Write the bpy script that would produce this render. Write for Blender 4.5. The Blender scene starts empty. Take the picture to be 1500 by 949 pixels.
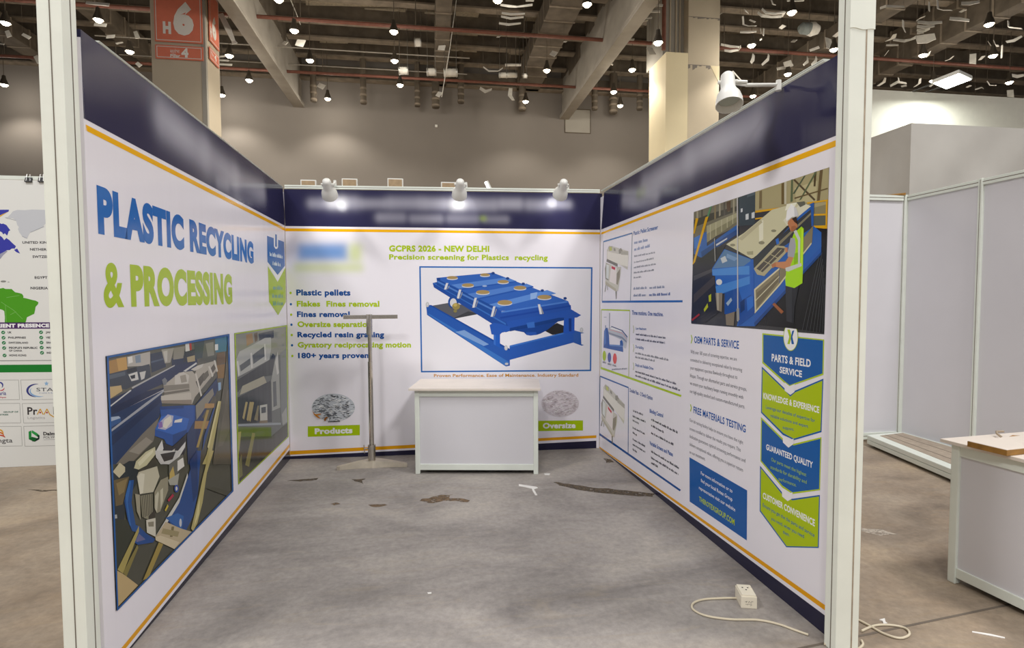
import bpy, bmesh, math, random
from mathutils import Vector, Matrix
from mathutils.geometry import tessellate_polygon

SC = bpy.context.scene
COL = SC.collection
random.seed(7)

# ------------------------------------------------------------------ camera
F, CX, CY = 797.1, 750.0, 474.5
YAW, PITCH, ROLL = 0.1471, 0.0461, -0.0040
CAM = Vector((1.3369, -5.3387, 1.5068))
_fw = Vector((math.sin(YAW) * math.cos(PITCH), math.cos(YAW) * math.cos(PITCH), -math.sin(PITCH)))
_r0 = Vector((math.cos(YAW), -math.sin(YAW), 0))
_u0 = _r0.cross(_fw)
RT = math.cos(ROLL) * _r0 + math.sin(ROLL) * _u0
UP = -math.sin(ROLL) * _r0 + math.cos(ROLL) * _u0
cam_data = bpy.data.cameras.new('camera')
cam_data.sensor_width = 36
cam_data.lens = F * 36 / 1500
cam_data.clip_start = 0.05
cam_data.clip_end = 200
cam = bpy.data.objects.new('camera', cam_data)
COL.objects.link(cam)
mw = Matrix((RT, UP, -_fw)).transposed().to_4x4()
mw.translation = CAM
cam.matrix_world = mw
SC.camera = cam

# ------------------------------------------------------------------ view, world, lights
vs = SC.view_settings
SC.display_settings.display_device = 'sRGB'
vs.view_transform = 'Standard'
vs.look = 'None'
vs.gamma = 1
vs.use_curve_mapping = False
vs.exposure = -0.25
world = bpy.data.worlds.new('world')
SC.world = world
world.use_nodes = True
world.node_tree.nodes['Background'].inputs[0].default_value = (1.0, 0.965, 0.955, 1)
world.node_tree.nodes['Background'].inputs[1].default_value = 0.34

HIGH_BAY_W = 200          # each high-bay lamp seen in the photo
HALL_W = 300
SPOT_W = 2.6               # booth arm spotlights


def area(name, loc, size, energy, color):
    d = bpy.data.lights.new(name, 'AREA')
    d.shape = 'DISK'
    d.size = size
    d.energy = energy
    d.color = color
    o = bpy.data.objects.new(name, d)
    o.location = loc
    COL.objects.link(o)
    return o


for _x, _y, _k in ((-3.6, -4.6, 1.7), (6.2, -4.6, 1.7), (-1.5, -11.5, 1.75), (4.5, -11.5, 1.75), (1.3, -1.6, 0.15)):
    area('hall_lamp_light', (_x, _y, 8.6), 1.6, HALL_W * _k, (1.0, 0.975, 0.955))


# ------------------------------------------------------------------ unprojection
def ray(px, py):
    return (RT * ((px - CX) / F) - UP * ((py - CY) / F) + _fw).normalized()


def on_plane(px, py, p, n):
    d = ray(px, py)
    t = (Vector(p) - CAM).dot(n) / d.dot(n)
    return CAM + d * t


def at_y(px, py, y): return on_plane(px, py, (0, y, 0), Vector((0, 1, 0)))
def at_x(px, py, x): return on_plane(px, py, (x, 0, 0), Vector((1, 0, 0)))
def at_z(px, py, z): return on_plane(px, py, (0, 0, z), Vector((0, 0, 1)))


class Wall:
    """A vertical plane: o its foot, d its direction along the wall, n its normal."""

    def __init__(s, a, b, inside):
        s.o = Vector((a[0], a[1], 0))
        s.d = Vector((b[0] - a[0], b[1] - a[1], 0)).normalized()
        s.n = Vector((-s.d.y, s.d.x, 0))
        if (Vector((inside[0], inside[1], 0)) - s.o).dot(s.n) < 0:
            s.n = -s.n
        s.len = math.hypot(b[0] - a[0], b[1] - a[1])

    def uv(s, px, py):
        p = on_plane(px, py, s.o, s.n) - s.o
        return (p.dot(s.d), p.z)

    def w(s, u, z, off=0.0):
        return s.o + s.d * u + s.n * off + Vector((0, 0, z))


BACK = Wall((0, 0), (3, -0.1016), (1.3, -3))
LEFT = Wall((0, 0), (0.0362, -3.0177), (1.3, -3))
RIGHT = Wall((3, -0.1016), (3.0625, -3.2359), (1.3, -3))


# ------------------------------------------------------------------ materials
def lin(c):
    return c / 12.92 if c <= 0.04045 else ((c + 0.055) / 1.055) ** 2.4


def hexc(h, gain=1.0):
    h = h.lstrip('#')
    return tuple(min(0.95, lin(int(h[i:i + 2], 16) / 255) * gain) for i in (0, 2, 4))


def mat(name, color, rough=0.6, metal=0.0, vary=0.06, scale=9.0, bump=0.0, bscale=60.0, spec=0.5):
    m = bpy.data.materials.new(name)
    m.use_nodes = True
    nt = m.node_tree
    b = nt.nodes['Principled BSDF']
    c = hexc(color) if isinstance(color, str) else color
    b.inputs['Roughness'].default_value = rough
    b.inputs['Metallic'].default_value = metal
    b.inputs['Specular IOR Level'].default_value = spec
    tc = nt.nodes.new('ShaderNodeTexCoord')
    nz = nt.nodes.new('ShaderNodeTexNoise')
    nz.inputs['Scale'].default_value = scale
    nz.inputs['Detail'].default_value = 5
    rp = nt.nodes.new('ShaderNodeValToRGB')
    rp.color_ramp.elements[0].position = 0.3
    rp.color_ramp.elements[1].position = 0.7
    rp.color_ramp.elements[0].color = tuple(x * (1 - vary) for x in c) + (1,)
    rp.color_ramp.elements[1].color = tuple(min(1, x * (1 + vary)) for x in c) + (1,)
    nt.links.new(tc.outputs['Object'], nz.inputs['Vector'])
    nt.links.new(nz.outputs['Fac'], rp.inputs['Fac'])
    nt.links.new(rp.outputs['Color'], b.inputs['Base Color'])
    if bump:
        n2 = nt.nodes.new('ShaderNodeTexNoise')
        n2.inputs['Scale'].default_value = bscale
        n2.inputs['Detail'].default_value = 3
        bp = nt.nodes.new('ShaderNodeBump')
        bp.inputs['Strength'].default_value = bump
        bp.inputs['Distance'].default_value = 0.01
        nt.links.new(tc.outputs['Object'], n2.inputs['Vector'])
        nt.links.new(n2.outputs['Fac'], bp.inputs['Height'])
        nt.links.new(bp.outputs['Normal'], b.inputs['Normal'])
    return m


def emit(name, color, strength):
    m = bpy.data.materials.new(name)
    m.use_nodes = True
    nt = m.node_tree
    b = nt.nodes['Principled BSDF']
    b.inputs['Base Color'].default_value = color + (1,)
    b.inputs['Emission Color'].default_value = color + (1,)
    b.inputs['Emission Strength'].default_value = strength
    return m


def print_mat(name, rough, wave):
    """Glossy flex print: the printed colour lives in the mesh, faint folds in the bump."""
    m = bpy.data.materials.new(name)
    m.use_nodes = True
    nt = m.node_tree
    b = nt.nodes['Principled BSDF']
    at = nt.nodes.new('ShaderNodeVertexColor')
    at.layer_name = 'ink'
    nt.links.new(at.outputs['Color'], b.inputs['Base Color'])
    b.inputs['Roughness'].default_value = rough
    b.inputs['Specular IOR Level'].default_value = 0.22
    tc = nt.nodes.new('ShaderNodeTexCoord')
    mp = nt.nodes.new('ShaderNodeMapping')
    mp.inputs['Scale'].default_value = (3.0, 3.0, 0.35)
    nz = nt.nodes.new('ShaderNodeTexNoise')
    nz.inputs['Scale'].default_value = 2.2
    nz.inputs['Detail'].default_value = 3
    bp = nt.nodes.new('ShaderNodeBump')
    bp.inputs['Strength'].default_value = wave
    bp.inputs['Distance'].default_value = 0.02
    nt.links.new(tc.outputs['Object'], mp.inputs['Vector'])
    nt.links.new(mp.outputs['Vector'], nz.inputs['Vector'])
    nt.links.new(nz.outputs['Fac'], bp.inputs['Height'])
    nt.links.new(bp.outputs['Normal'], b.inputs['Normal'])
    return m


M = {}
M['flex'] = print_mat('glossy_flex_print', 0.15, 0.09)
M['matte_print'] = print_mat('matte_poster_print', 0.55, 0.10)
M['post'] = mat('white_wrapped_post', '#f3f7ec', 0.45, vary=0.03, scale=5, bump=0.15, bscale=9)
M['groove'] = mat('post_groove', '#6f655a', 0.8)
M['tan_groove'] = mat('tan_groove', '#a99a86', 0.8, vary=0.2, scale=20)
M['profile'] = mat('white_powder_coated_profile', '#e2e8df', 0.4, vary=0.03)
M['panel'] = mat('white_laminate_panel', '#d6d5da', 0.35, vary=0.015, scale=3)
M['mdf'] = mat('raw_partition_board', '#bdb6aa', 0.7)
M['top'] = mat('cream_worktop', '#e2d8cd', 0.5, vary=0.05, scale=6)
M['wood_edge'] = mat('brown_mdf_edge', '#9a6f2e', 0.6, vary=0.18, scale=30)
M['steel'] = mat('polished_stand_steel', '#d2cdc4', 0.2, metal=1.0, vary=0.08, scale=20)
M['steel_base'] = mat('stand_base_metal', '#cfc5b3', 0.35, metal=0.55, vary=0.12, scale=14)
M['lamp_white'] = mat('white_lamp_enamel', '#eeeee8', 0.3, vary=0.02)
M['lamp_inner'] = mat('frosted_lamp_lens', '#a9b0a8', 0.35, vary=0.05)
M['plastic'] = mat('ivory_plastic', '#ece4d0', 0.4, vary=0.03)
M['cable'] = mat('ivory_cable', '#d8cdb4', 0.5, vary=0.05)
M['hole'] = mat('dark_socket_hole', '#2e2a28', 0.7)
M['hall_wall'] = mat('grey_hall_plaster', '#857f79', 0.8, vary=0.04, scale=0.6, bump=0.1)
M['deck'] = mat('dark_ceiling_deck', '#877d6e', 0.9, vary=0.3, scale=1.2)
M['dark_steel'] = mat('dark_sprayed_steel', '#62594d', 0.85, vary=0.25, scale=3)
M['duct'] = mat('dull_duct_metal', '#857a6b', 0.7, vary=0.25, scale=4)
M['deck_pale'] = mat('pale_corrugated_sheet', '#b5aa96', 0.7, vary=0.2, scale=14)
M['beam'] = mat('grey_painted_girder', '#9a948a', 0.7, vary=0.12, scale=2)
M['red_pipe'] = mat('red_brown_pipe', '#76493b', 0.6, vary=0.15)
M['insul'] = mat('torn_white_insulation', '#d9d6cd', 0.7, vary=0.12, scale=6)
M['grey_pillar'] = mat('grey_painted_pillar', '#c6bba6', 0.8, vary=0.04, scale=1.2)
M['grey_column'] = mat('grey_blue_column', '#a5a198', 0.8, vary=0.05, scale=1.2)
M['beige'] = mat('beige_cladding', '#e8dcb9', 0.7, vary=0.03, scale=1.5)
M['sign_red'] = mat('orange_red_sign', '#ec8468', 0.55, vary=0.03)
M['sign_white'] = mat('white_sign_lettering', '#efece6', 0.55, vary=0.02)
M['tarp'] = mat('grey_stretched_fabric', '#c6c3bc', 0.85, vary=0.05, scale=2, bump=0.7, bscale=2.5)
M['fascia'] = mat('white_fascia_board', '#e9e6d8', 0.6, vary=0.02)
M['deckboard'] = mat('brown_platform_carpet', '#a39686', 0.9, vary=0.12, scale=20)
M['black'] = mat('black_plastic', '#232323', 0.5)
M['steel_clip'] = mat('clip_wire', '#c9c9c6', 0.3, metal=1)
M['lamp_glow'] = emit('warm_lamp_glow', (1.0, 0.88, 0.68), 30.0)
M['flood_glow'] = emit('white_flood_glow', (0.93, 1.0, 0.95), 16.0)
M['spot_glow'] = emit('white_spot_glow', (1.0, 0.97, 0.92), 5.0)
M['tan_board'] = mat('tan_cardboard_back', '#b09878', 0.8, vary=0.15, scale=20)


def mud_mat(name, color):
    """dirt lying in patches: bare floor shows between the specks"""
    m = mat(name, color, 0.95, vary=0.25, scale=30, bump=0.4)
    nt = m.node_tree
    tc = nt.nodes.new('ShaderNodeTexCoord')
    nz = nt.nodes.new('ShaderNodeTexNoise')
    nz.inputs['Scale'].default_value = 22
    nz.inputs['Detail'].default_value = 6
    nz.inputs['Roughness'].default_value = 0.7
    rp = nt.nodes.new('ShaderNodeValToRGB')
    rp.color_ramp.elements[0].position = 0.36
    rp.color_ramp.elements[1].position = 0.54
    rp.color_ramp.elements[1].color = (0.9, 0.9, 0.9, 1)
    nt.links.new(tc.outputs['Object'], nz.inputs['Vector'])
    nt.links.new(nz.outputs['Fac'], rp.inputs['Fac'])
    nt.links.new(rp.outputs['Color'], nt.nodes['Principled BSDF'].inputs['Alpha'])
    return m


M['mud'] = mud_mat('dried_brown_dirt', '#7a6650')
M['mud_dark'] = mud_mat('dark_dirt_track', '#625647')
M['scuff'] = mud_mat('pale_scuff', '#c6bcae')
M['paper'] = mat('white_paper_scrap', '#eceae6', 0.7)


def floor_mat():
    m = bpy.data.materials.new('worn_concrete')
    m.use_nodes = True
    nt = m.node_tree
    b = nt.nodes['Principled BSDF']
    L = nt.links.new
    tc = nt.nodes.new('ShaderNodeTexCoord')

    def noise(scale, detail, stretch=None, rough=0.55, dist=0.0):
        n = nt.nodes.new('ShaderNodeTexNoise')
        n.inputs['Scale'].default_value = scale
        n.inputs['Detail'].default_value = detail
        n.inputs['Roughness'].default_value = rough
        n.inputs['Distortion'].default_value = dist
        if stretch:
            mp = nt.nodes.new('ShaderNodeMapping')
            mp.inputs['Scale'].default_value = stretch
            mp.inputs['Rotation'].default_value = (0, 0, 0.25)
            L(tc.outputs['Object'], mp.inputs['Vector'])
            L(mp.outputs['Vector'], n.inputs['Vector'])
        else:
            L(tc.outputs['Object'], n.inputs['Vector'])
        return n.outputs['Fac']

    def ramp(fac, stops):
        r = nt.nodes.new('ShaderNodeValToRGB')
        els = r.color_ramp.elements
        while len(els) < len(stops):
            els.new(0.5)
        for e, (p, c) in zip(els, stops):
            e.position = p
            e.color = tuple(c) + (1,)
        L(fac, r.inputs['Fac'])
        return r.outputs['Color']

    def mix(kind, fac, a, c):
        x = nt.nodes.new('ShaderNodeMix')
        x.data_type = 'RGBA'
        x.blend_type = kind
        if isinstance(fac, float):
            x.inputs['Factor'].default_value = fac
        else:
            L(fac, x.inputs['Factor'])
        L(a, x.inputs['A'])
        L(c, x.inputs['B'])
        return x.outputs['Result']

    base = ramp(noise(1.1, 9, (1, 1.8, 1), 0.62, 0.6), [(0.3, hexc('#807b78')), (0.55, hexc('#a7a19c')), (0.72, hexc('#bab3aa'))])
    fine = ramp(noise(26, 8, None, 0.7), [(0.32, (0.78, 0.78, 0.78)), (0.7, (1.1, 1.09, 1.08))])
    c = mix('MULTIPLY', 1.0, base, fine)
    swirl = ramp(noise(3.2, 6, (0.5, 2.6, 1), 0.6, 2.6), [(0.55, (0, 0, 0)), (0.72, (0.28, 0.28, 0.28))])
    tan = ramp(noise(30, 2), [(0, hexc('#b0a28b')), (1, hexc('#a6977f'))])
    c = mix('MIX', swirl, c, tan)
    dark = ramp(noise(7, 9, None, 0.75, 1.0), [(0.66, (0, 0, 0)), (0.78, (0.35, 0.35, 0.35))])
    brown = ramp(noise(30, 2), [(0, hexc('#75695c')), (1, hexc('#6b6157'))])
    c = mix('MIX', dark, c, brown)
    # browner, mottled tint on the hall floor; the booth floor stays grey
    sp = nt.nodes.new('ShaderNodeSeparateXYZ')
    L(tc.outputs['Object'], sp.inputs[0])

    def step(src, lo, hi):
        r = nt.nodes.new('ShaderNodeMapRange')
        r.interpolation_type = 'SMOOTHSTEP'
        r.inputs['From Min'].default_value = lo
        r.inputs['From Max'].default_value = hi
        L(src, r.inputs['Value'])
        return r.outputs['Result']

    def mul(a, b_):
        m_ = nt.nodes.new('ShaderNodeMath')
        m_.operation = 'MULTIPLY'
        L(a, m_.inputs[0])
        L(b_, m_.inputs[1])
        return m_.outputs[0]

    inside = mul(mul(step(sp.outputs[0], -0.10, 0.0), step(sp.outputs[0], 3.2, 3.08)), mul(step(sp.outputs[1], -3.55, -3.05), step(sp.outputs[1], 0.05, -0.02)))
    brown_outside = mix('MULTIPLY', 1.0, c, ramp(noise(2.5, 6), [(0.3, (0.88, 0.74, 0.57)), (0.7, (0.99, 0.89, 0.74))]))
    c = mix('MIX', inside, brown_outside, c)
    L(c, b.inputs['Base Color'])
    b.inputs['Roughness'].default_value = 0.55
    b.inputs['Specular IOR Level'].default_value = 0.35
    bp = nt.nodes.new('ShaderNodeBump')
    bp.inputs['Strength'].default_value = 0.12
    bp.inputs['Distance'].default_value = 0.01
    L(noise(40, 6), bp.inputs['Height'])
    L(bp.outputs['Normal'], b.inputs['Normal'])
    return m


M['floor'] = floor_mat()


# ------------------------------------------------------------------ mesh builder and object helpers
class MB:
    def __init__(s):
        s.v, s.f, s.c = [], [], []

    def face(s, pts, col=None):
        i = len(s.v)
        s.v += [Vector(p) for p in pts]
        s.f.append(tuple(range(i, i + len(pts))))
        s.c.append(col)

    def box(s, lo, hi, R=None, col=None):
        x0, y0, z0 = lo
        x1, y1, z1 = hi
        P = [Vector(p) for p in ((x0, y0, z0), (x1, y0, z0), (x1, y1, z0), (x0, y1, z0), (x0, y0, z1), (x1, y0, z1), (x1, y1, z1), (x0, y1, z1))]
        if R is not None:
            P = [R @ p for p in P]
        i = len(s.v)
        s.v += P
        for q in ((0, 3, 2, 1), (4, 5, 6, 7), (0, 1, 5, 4), (1, 2, 6, 5), (2, 3, 7, 6), (3, 0, 4, 7)):
            s.f.append(tuple(i + k for k in q))
            s.c.append(col)
        return s

    def hexa(s, bottom, top, col=None):
        """bottom and top: matching rings of points, closed into a prism."""
        i, n = len(s.v), len(bottom)
        s.v += [Vector(p) for p in bottom] + [Vector(p) for p in top]
        s.f.append(tuple(i + k for k in reversed(range(n))))
        s.f.append(tuple(i + n + k for k in range(n)))
        s.c += [col, col]
        for k in range(n):
            k2 = (k + 1) % n
            s.f.append((i + k, i + k2, i + n + k2, i + n + k))
            s.c.append(col)
        return s

    def tube(s, pts, radii, n=16, cap=True):
        pts = [Vector(p) for p in pts]
        if not hasattr(radii, '__len__'):
            radii = [radii] * len(pts)
        i0 = len(s.v)
        prev = None
        for k, p in enumerate(pts):
            a = pts[max(0, k - 1)]
            b = pts[min(len(pts) - 1, k + 1)]
            t = (b - a).normalized() if (b - a).length > 1e-9 else Vector((0, 0, 1))
            if prev is None:
                h = Vector((0, 0, 1)) if abs(t.z) < 0.9 else Vector((1, 0, 0))
                x = t.cross(h).normalized()
            else:
                x = (prev - t * prev.dot(t)).normalized()
            prev = x
            y = t.cross(x)
            for j in range(n):
                an = 2 * math.pi * j / n
                s.v.append(p + (x * math.cos(an) + y * math.sin(an)) * radii[k])
        for k in range(len(pts) - 1):
            for j in range(n):
                j2 = (j + 1) % n
                s.f.append((i0 + k * n + j, i0 + k * n + j2, i0 + (k + 1) * n + j2, i0 + (k + 1) * n + j))
                s.c.append(None)
        if cap:
            s.f.append(tuple(i0 + j for j in reversed(range(n))))
            s.f.append(tuple(i0 + (len(pts) - 1) * n + j for j in range(n)))
            s.c += [None, None]
        return s

    def ribbon(s, pts, width, side, thick=0.004):
        """A strip with thickness that follows pts; side is its width direction."""
        pts = [Vector(p) for p in pts]
        side = Vector(side).normalized()
        ring = []
        for k, p in enumerate(pts):
            a = pts[max(0, k - 1)]
            b = pts[min(len(pts) - 1, k + 1)]
            t = (b - a).normalized()
            nrm = t.cross(side).normalized()
            w = width * (0.5 + 0.12 * math.sin(k * 2.3))
            ring.append([p + side * w + nrm * thick, p - side * w + nrm * thick, p - side * w - nrm * thick, p + side * w - nrm * thick])
        i0 = len(s.v)
        for r in ring:
            s.v += r
        for k in range(len(ring) - 1):
            for j in range(4):
                j2 = (j + 1) % 4
                s.f.append((i0 + 4 * k + j, i0 + 4 * k + j2, i0 + 4 * k + 4 + j2, i0 + 4 * k + 4 + j))
                s.c.append(None)
        s.f.append((i0 + 3, i0 + 2, i0 + 1, i0))
        e = i0 + 4 * (len(ring) - 1)
        s.f.append((e, e + 1, e + 2, e + 3))
        s.c += [None, None]
        return s

    def build(s, name, material, parent=None, bevel=0.0, smooth=False):
        me = bpy.data.meshes.new(name)
        me.from_pydata([tuple(v) for v in s.v], [], s.f)
        if any(c is not None for c in s.c):
            ca = me.color_attributes.new('ink', 'FLOAT_COLOR', 'CORNER')
            data = []
            for p, c in zip(me.polygons, s.c):
                for k in range(p.loop_total):
                    cc = c[k] if isinstance(c, list) else (c or (1, 1, 1))
                    data += [cc[0], cc[1], cc[2], 1.0]
            ca.data.foreach_set('color', data)
        if bevel:
            bm = bmesh.new()
            bm.from_mesh(me)
            bmesh.ops.remove_doubles(bm, verts=bm.verts, dist=1e-5)
            bmesh.ops.bevel(bm, geom=[e for e in bm.edges if len(e.link_faces) == 2 and e.calc_face_angle(0) > 0.5], offset=bevel, segments=2, affect='EDGES', profile=0.7)
            bm.to_mesh(me)
            bm.free()
        me.materials.append(material)
        if smooth:
            me.polygons.foreach_set('use_smooth', [True] * len(me.polygons))
            try:
                me.set_sharp_from_angle(angle=0.7)
            except Exception:
                pass
        me.update()
        o = bpy.data.objects.new(name, me)
        COL.objects.link(o)
        if parent is not None:
            o.parent = parent
            pm = Matrix.Translation(parent.location) if parent.parent is None else Matrix()
            o.matrix_parent_inverse = pm.inverted()
        return o


def tag(o, label=None, cat=None, group=None, kind=None):
    if label: o['label'] = label
    if cat: o['category'] = cat
    if group: o['group'] = group
    if kind: o['kind'] = kind
    return o


def thing(name, loc, label, cat, group=None):
    o = bpy.data.objects.new(name, None)
    o.empty_display_size = 0.1
    o.location = loc
    COL.objects.link(o)
    return tag(o, label, cat, group)


def struct(o):
    o['kind'] = 'structure'
    return o


# ------------------------------------------------------------------ printing on walls
GAIN = 1.22


def clipped(pts, quad):
    """keep the part of a printed shape that lies inside its picture's convex outline."""
    cx, cy = sum(p[0] for p in quad) / len(quad), sum(p[1] for p in quad) / len(quad)
    for k in range(len(quad)):
        (ax, ay), (bx, by) = quad[k], quad[(k + 1) % len(quad)]
        def side(p): return (bx - ax) * (p[1] - ay) - (by - ay) * (p[0] - ax)
        sg = 1 if side((cx, cy)) > 0 else -1
        out = []
        for i in range(len(pts)):
            p, q = pts[i - 1], pts[i]
            sp, sq = side(p) * sg, side(q) * sg
            if (sp >= 0) != (sq >= 0):
                t = sp / (sp - sq)
                out.append((p[0] + (q[0] - p[0]) * t, p[1] + (q[1] - p[1]) * t))
            if sq >= 0:
                out.append(q)
        pts = out
        if len(pts) < 3:
            return []
    ded = [p for i, p in enumerate(pts) if math.hypot(p[0] - pts[i - 1][0], p[1] - pts[i - 1][1]) > 1e-6]
    return ded


class Sheet(MB):
    """Flat printing on a wall plane; points are given on the wall by their direction from the camera position."""

    def __init__(s, wall, off=0.0005, step=0.00003, origin=(0, 0), scale=1.0, gain=GAIN):
        super().__init__()
        s.edge = None
        s.wall, s.off, s.step, s.og, s.sc, s.gain = wall, off, step, origin, scale, gain

    def crop(s, ox, oy, scale):
        s.og, s.sc = (ox, oy), scale
        return s

    def px(s, x, y):
        return s.og[0] + x / s.sc, s.og[1] + y / s.sc

    def poly_uv(s, pts, col):
        s.off += s.step
        P = [s.wall.w(u, z, s.off) for u, z in pts]
        tris = tessellate_polygon([[Vector((u, z, 0)) for u, z in pts]])
        for t in tris:
            q = [P[k] for k in t]
            if (q[1] - q[0]).cross(q[2] - q[0]).dot(s.wall.n) < 0:
                q = [q[0], q[2], q[1]]
            s.face(q, col)

    def poly(s, color, pts):
        """pts 'x,y x,y ...' in crop units."""
        if isinstance(pts, str):
            pts = [tuple(float(a) for a in p.split(',')) for p in pts.split()]
        col = hexc(color, s.gain) if isinstance(color, str) else color
        pts = [s.px(*p) for p in pts]
        if s.edge:
            pts = clipped(pts, s.edge)
            if len(pts) < 3:
                return s
        s.poly_uv([s.wall.uv(*p) for p in pts], col)
        return s

    def line(s, color, a, b, w):
        """a straight stroke of width w from a to b, in crop units."""
        dx, dy = b[0] - a[0], b[1] - a[1]
        n = math.hypot(dx, dy) or 1
        ox, oy = -dy / n * w / 2, dx / n * w / 2
        return s.poly(color, [(a[0] + ox, a[1] + oy), (b[0] + ox, b[1] + oy), (b[0] - ox, b[1] - oy), (a[0] - ox, a[1] - oy)])

    def ell(s, color, cx, cy, rx, ry, n=28):
        return s.poly(color, [(cx + rx * math.cos(2 * math.pi * k / n), cy + ry * math.sin(2 * math.pi * k / n)) for k in range(n)])

    def frame(s, color, quad, t):
        """a printed border: four strokes inside the quad (TL, TR, BR, BL), each t wide."""
        q = [Vector(p) for p in quad]
        c = sum(q, Vector((0, 0))) / 4
        inner = []
        for k in range(4):
            p, a, b = q[k], q[k - 1], q[(k + 1) % 4]
            inner.append(p + (a - p).normalized() * t + (b - p).normalized() * t)
        for k in range(4):
            k2 = (k + 1) % 4
            s.poly(color, [tuple(q[k]), tuple(q[k2]), tuple(inner[k2]), tuple(inner[k])])
        return s

    def text(s, color, body, x0, yt0, yb0, x1, yt1, yb1, bold=0.02, res=3):
        """one line of lettering: left edge x0 (cap top yt0, baseline yb0), right edge x1, in crop units."""
        verts, faces, cap = glyphs(body, bold, res)
        xs = [v[0] for v in verts]
        a, b = min(xs), max(xs)
        A, B = s.wall.uv(*s.px(x0, yt0)), s.wall.uv(*s.px(x0, yb0))
        C, D = s.wall.uv(*s.px(x1, yt1)), s.wall.uv(*s.px(x1, yb1))
        u0, u1 = (A[0] + B[0]) / 2, (C[0] + D[0]) / 2
        col = hexc(color, s.gain)
        s.off += s.step
        lo, hi = cap
        i = len(s.v)
        for x, y in verts:
            t = (x - a) / (b - a)
            k = (y - lo) / (hi - lo)
            zt, zb = A[1] + (C[1] - A[1]) * t, B[1] + (D[1] - B[1]) * t
            s.v.append(s.wall.w(u0 + (u1 - u0) * t, zb + (zt - zb) * k, s.off))
        for f in faces:
            q = [s.v[i + k] for k in f]
            f2 = f
            if (q[1] - q[0]).cross(q[2] - q[0]).dot(s.wall.n) < 0:
                f2 = tuple(reversed(f))
            s.f.append(tuple(i + k for k in f2))
            s.c.append(col)
        return s

    def scribble(s, color, x0, y0, x1, y1, h, seed=1, fill=0.62):
        """unreadable small print: short upright strokes in word-like runs between two points of a line."""
        rnd = random.Random(seed)
        A, B = s.wall.uv(*s.px(x0, y0)), s.wall.uv(*s.px(x1, y1))
        H = abs(s.wall.uv(*s.px(x0, y0 - h))[1] - A[1])
        L = math.hypot(B[0] - A[0], B[1] - A[1])
        col = hexc(color, s.gain)
        s.off += s.step
        p = 0.0
        word = rnd.randint(2, 9)
        while p < L:
            w = H * rnd.uniform(0.22, 0.5)
            if word == 0:
                p += H * 0.6
                word = rnd.randint(2, 9)
                continue
            word -= 1
            q = min(L, p + w)
            hh = H * (0.68 if rnd.random() < 0.68 else 1.0)
            pts = []
            for t, z in ((p, 0), (q, 0), (q, hh), (p, hh)):
                k = t / L
                pts.append(s.wall.w(A[0] + (B[0] - A[0]) * k, A[1] + (B[1] - A[1]) * k + z, s.off))
            if (pts[1] - pts[0]).cross(pts[2] - pts[0]).dot(s.wall.n) < 0:
                pts.reverse()
            s.face(pts, col)
            p = q + w * (1 - fill)
        return s


_gl = {}


def glyphs(body, bold, res=3):
    key = (body, bold, res)
    if key not in _gl:
        def run(t):
            c = bpy.data.curves.new('lettering', 'FONT')
            c.body = t
            c.resolution_u = res
            c.offset = bold * 1.75
            c.space_character = 1 + bold * 2.6
            c.fill_mode = 'FRONT'
            o = bpy.data.objects.new('lettering', c)
            COL.objects.link(o)
            dg = bpy.context.evaluated_depsgraph_get()
            me = bpy.data.meshes.new_from_object(o.evaluated_get(dg))
            v = [(p.co.x, p.co.y) for p in me.vertices]
            f = [tuple(p.vertices) for p in me.polygons]
            bpy.data.objects.remove(o)
            bpy.data.curves.remove(c)
            bpy.data.meshes.remove(me)
            return v, f
        v, f = run(body)
        hv, _ = run('H')
        _gl[key] = (v, f, (min(p[1] for p in hv), max(p[1] for p in hv)))
    return _gl[key]


BLUE, GREEN, NAVY, GOLD, WHITE = '#1f5fa6', '#a3bd14', '#2a2946', '#e6aa10', '#e1deec'

# ------------------------------------------------------------------ setting: hall floor, ceiling, walls
mb = MB()
mb.box((-30, -14, -0.3), (32, 16.5, 0))
struct(mb.build('floor', M['floor']))
mb = MB()
mb.box((-30, 0.5, 11.2), (32, 16.5, 11.5))
for k in range(62):                                     # the ribs of the corrugated deck
    mb.box((-30 + k, 0.5, 11.1), (-29.55 + k, 14.99, 11.2))
struct(mb.build('ceiling', M['deck']))
mb = MB()
mb.box((-30, 15.0, 0), (32, 15.3, 11.2))
struct(mb.build('wall_hall_rear', M['hall_wall']))
# sawn joint in the slab, and the browner strip of floor in front of it
jt = MB()
ja, jb = at_z(1185, 947, 0), at_z(1500, 881, 0)
jd = (jb - ja).normalized()
jn = Vector((-jd.y, jd.x, 0))
pts = [ja - jd * 0.55, ja + jd * 0.6, jb + jd * 3]
jt.hexa([pts[0] - jn * 0.006, pts[2] - jn * 0.006, pts[2] + jn * 0.006, pts[0] + jn * 0.006],
        [p + Vector((0, 0, 0.0015)) for p in (pts[0] - jn * 0.006, pts[2] - jn * 0.006, pts[2] + jn * 0.006, pts[0] + jn * 0.006)])
struct(jt.build('trim_floor_joint', M['groove']))

# booth partition boards, 3.2 cm thick, behind the printed sheets
TH = 0.034
ZT = 2.54


def board(w, u0, u1, z1, name):
    b = MB()
    ring = [w.w(u0, 0, -0.003), w.w(u1, 0, -0.003), w.w(u1, 0, -TH), w.w(u0, 0, -TH)]
    b.hexa(ring, [p + Vector((0, 0, z1)) for p in ring])
    return struct(b.build(name, M['mdf']))


board(BACK, 0, BACK.len, 2.52, 'wall_back')
board(LEFT, 0.01, LEFT.len - 0.003, 2.50, 'wall_left')
board(RIGHT, 0.01, RIGHT.len - 0.003, 2.50, 'wall_right')


# ------------------------------------------------------------------ the three printed sheets
def quad_uv(w, pts):
    return [w.uv(*p) for p in pts]


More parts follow.
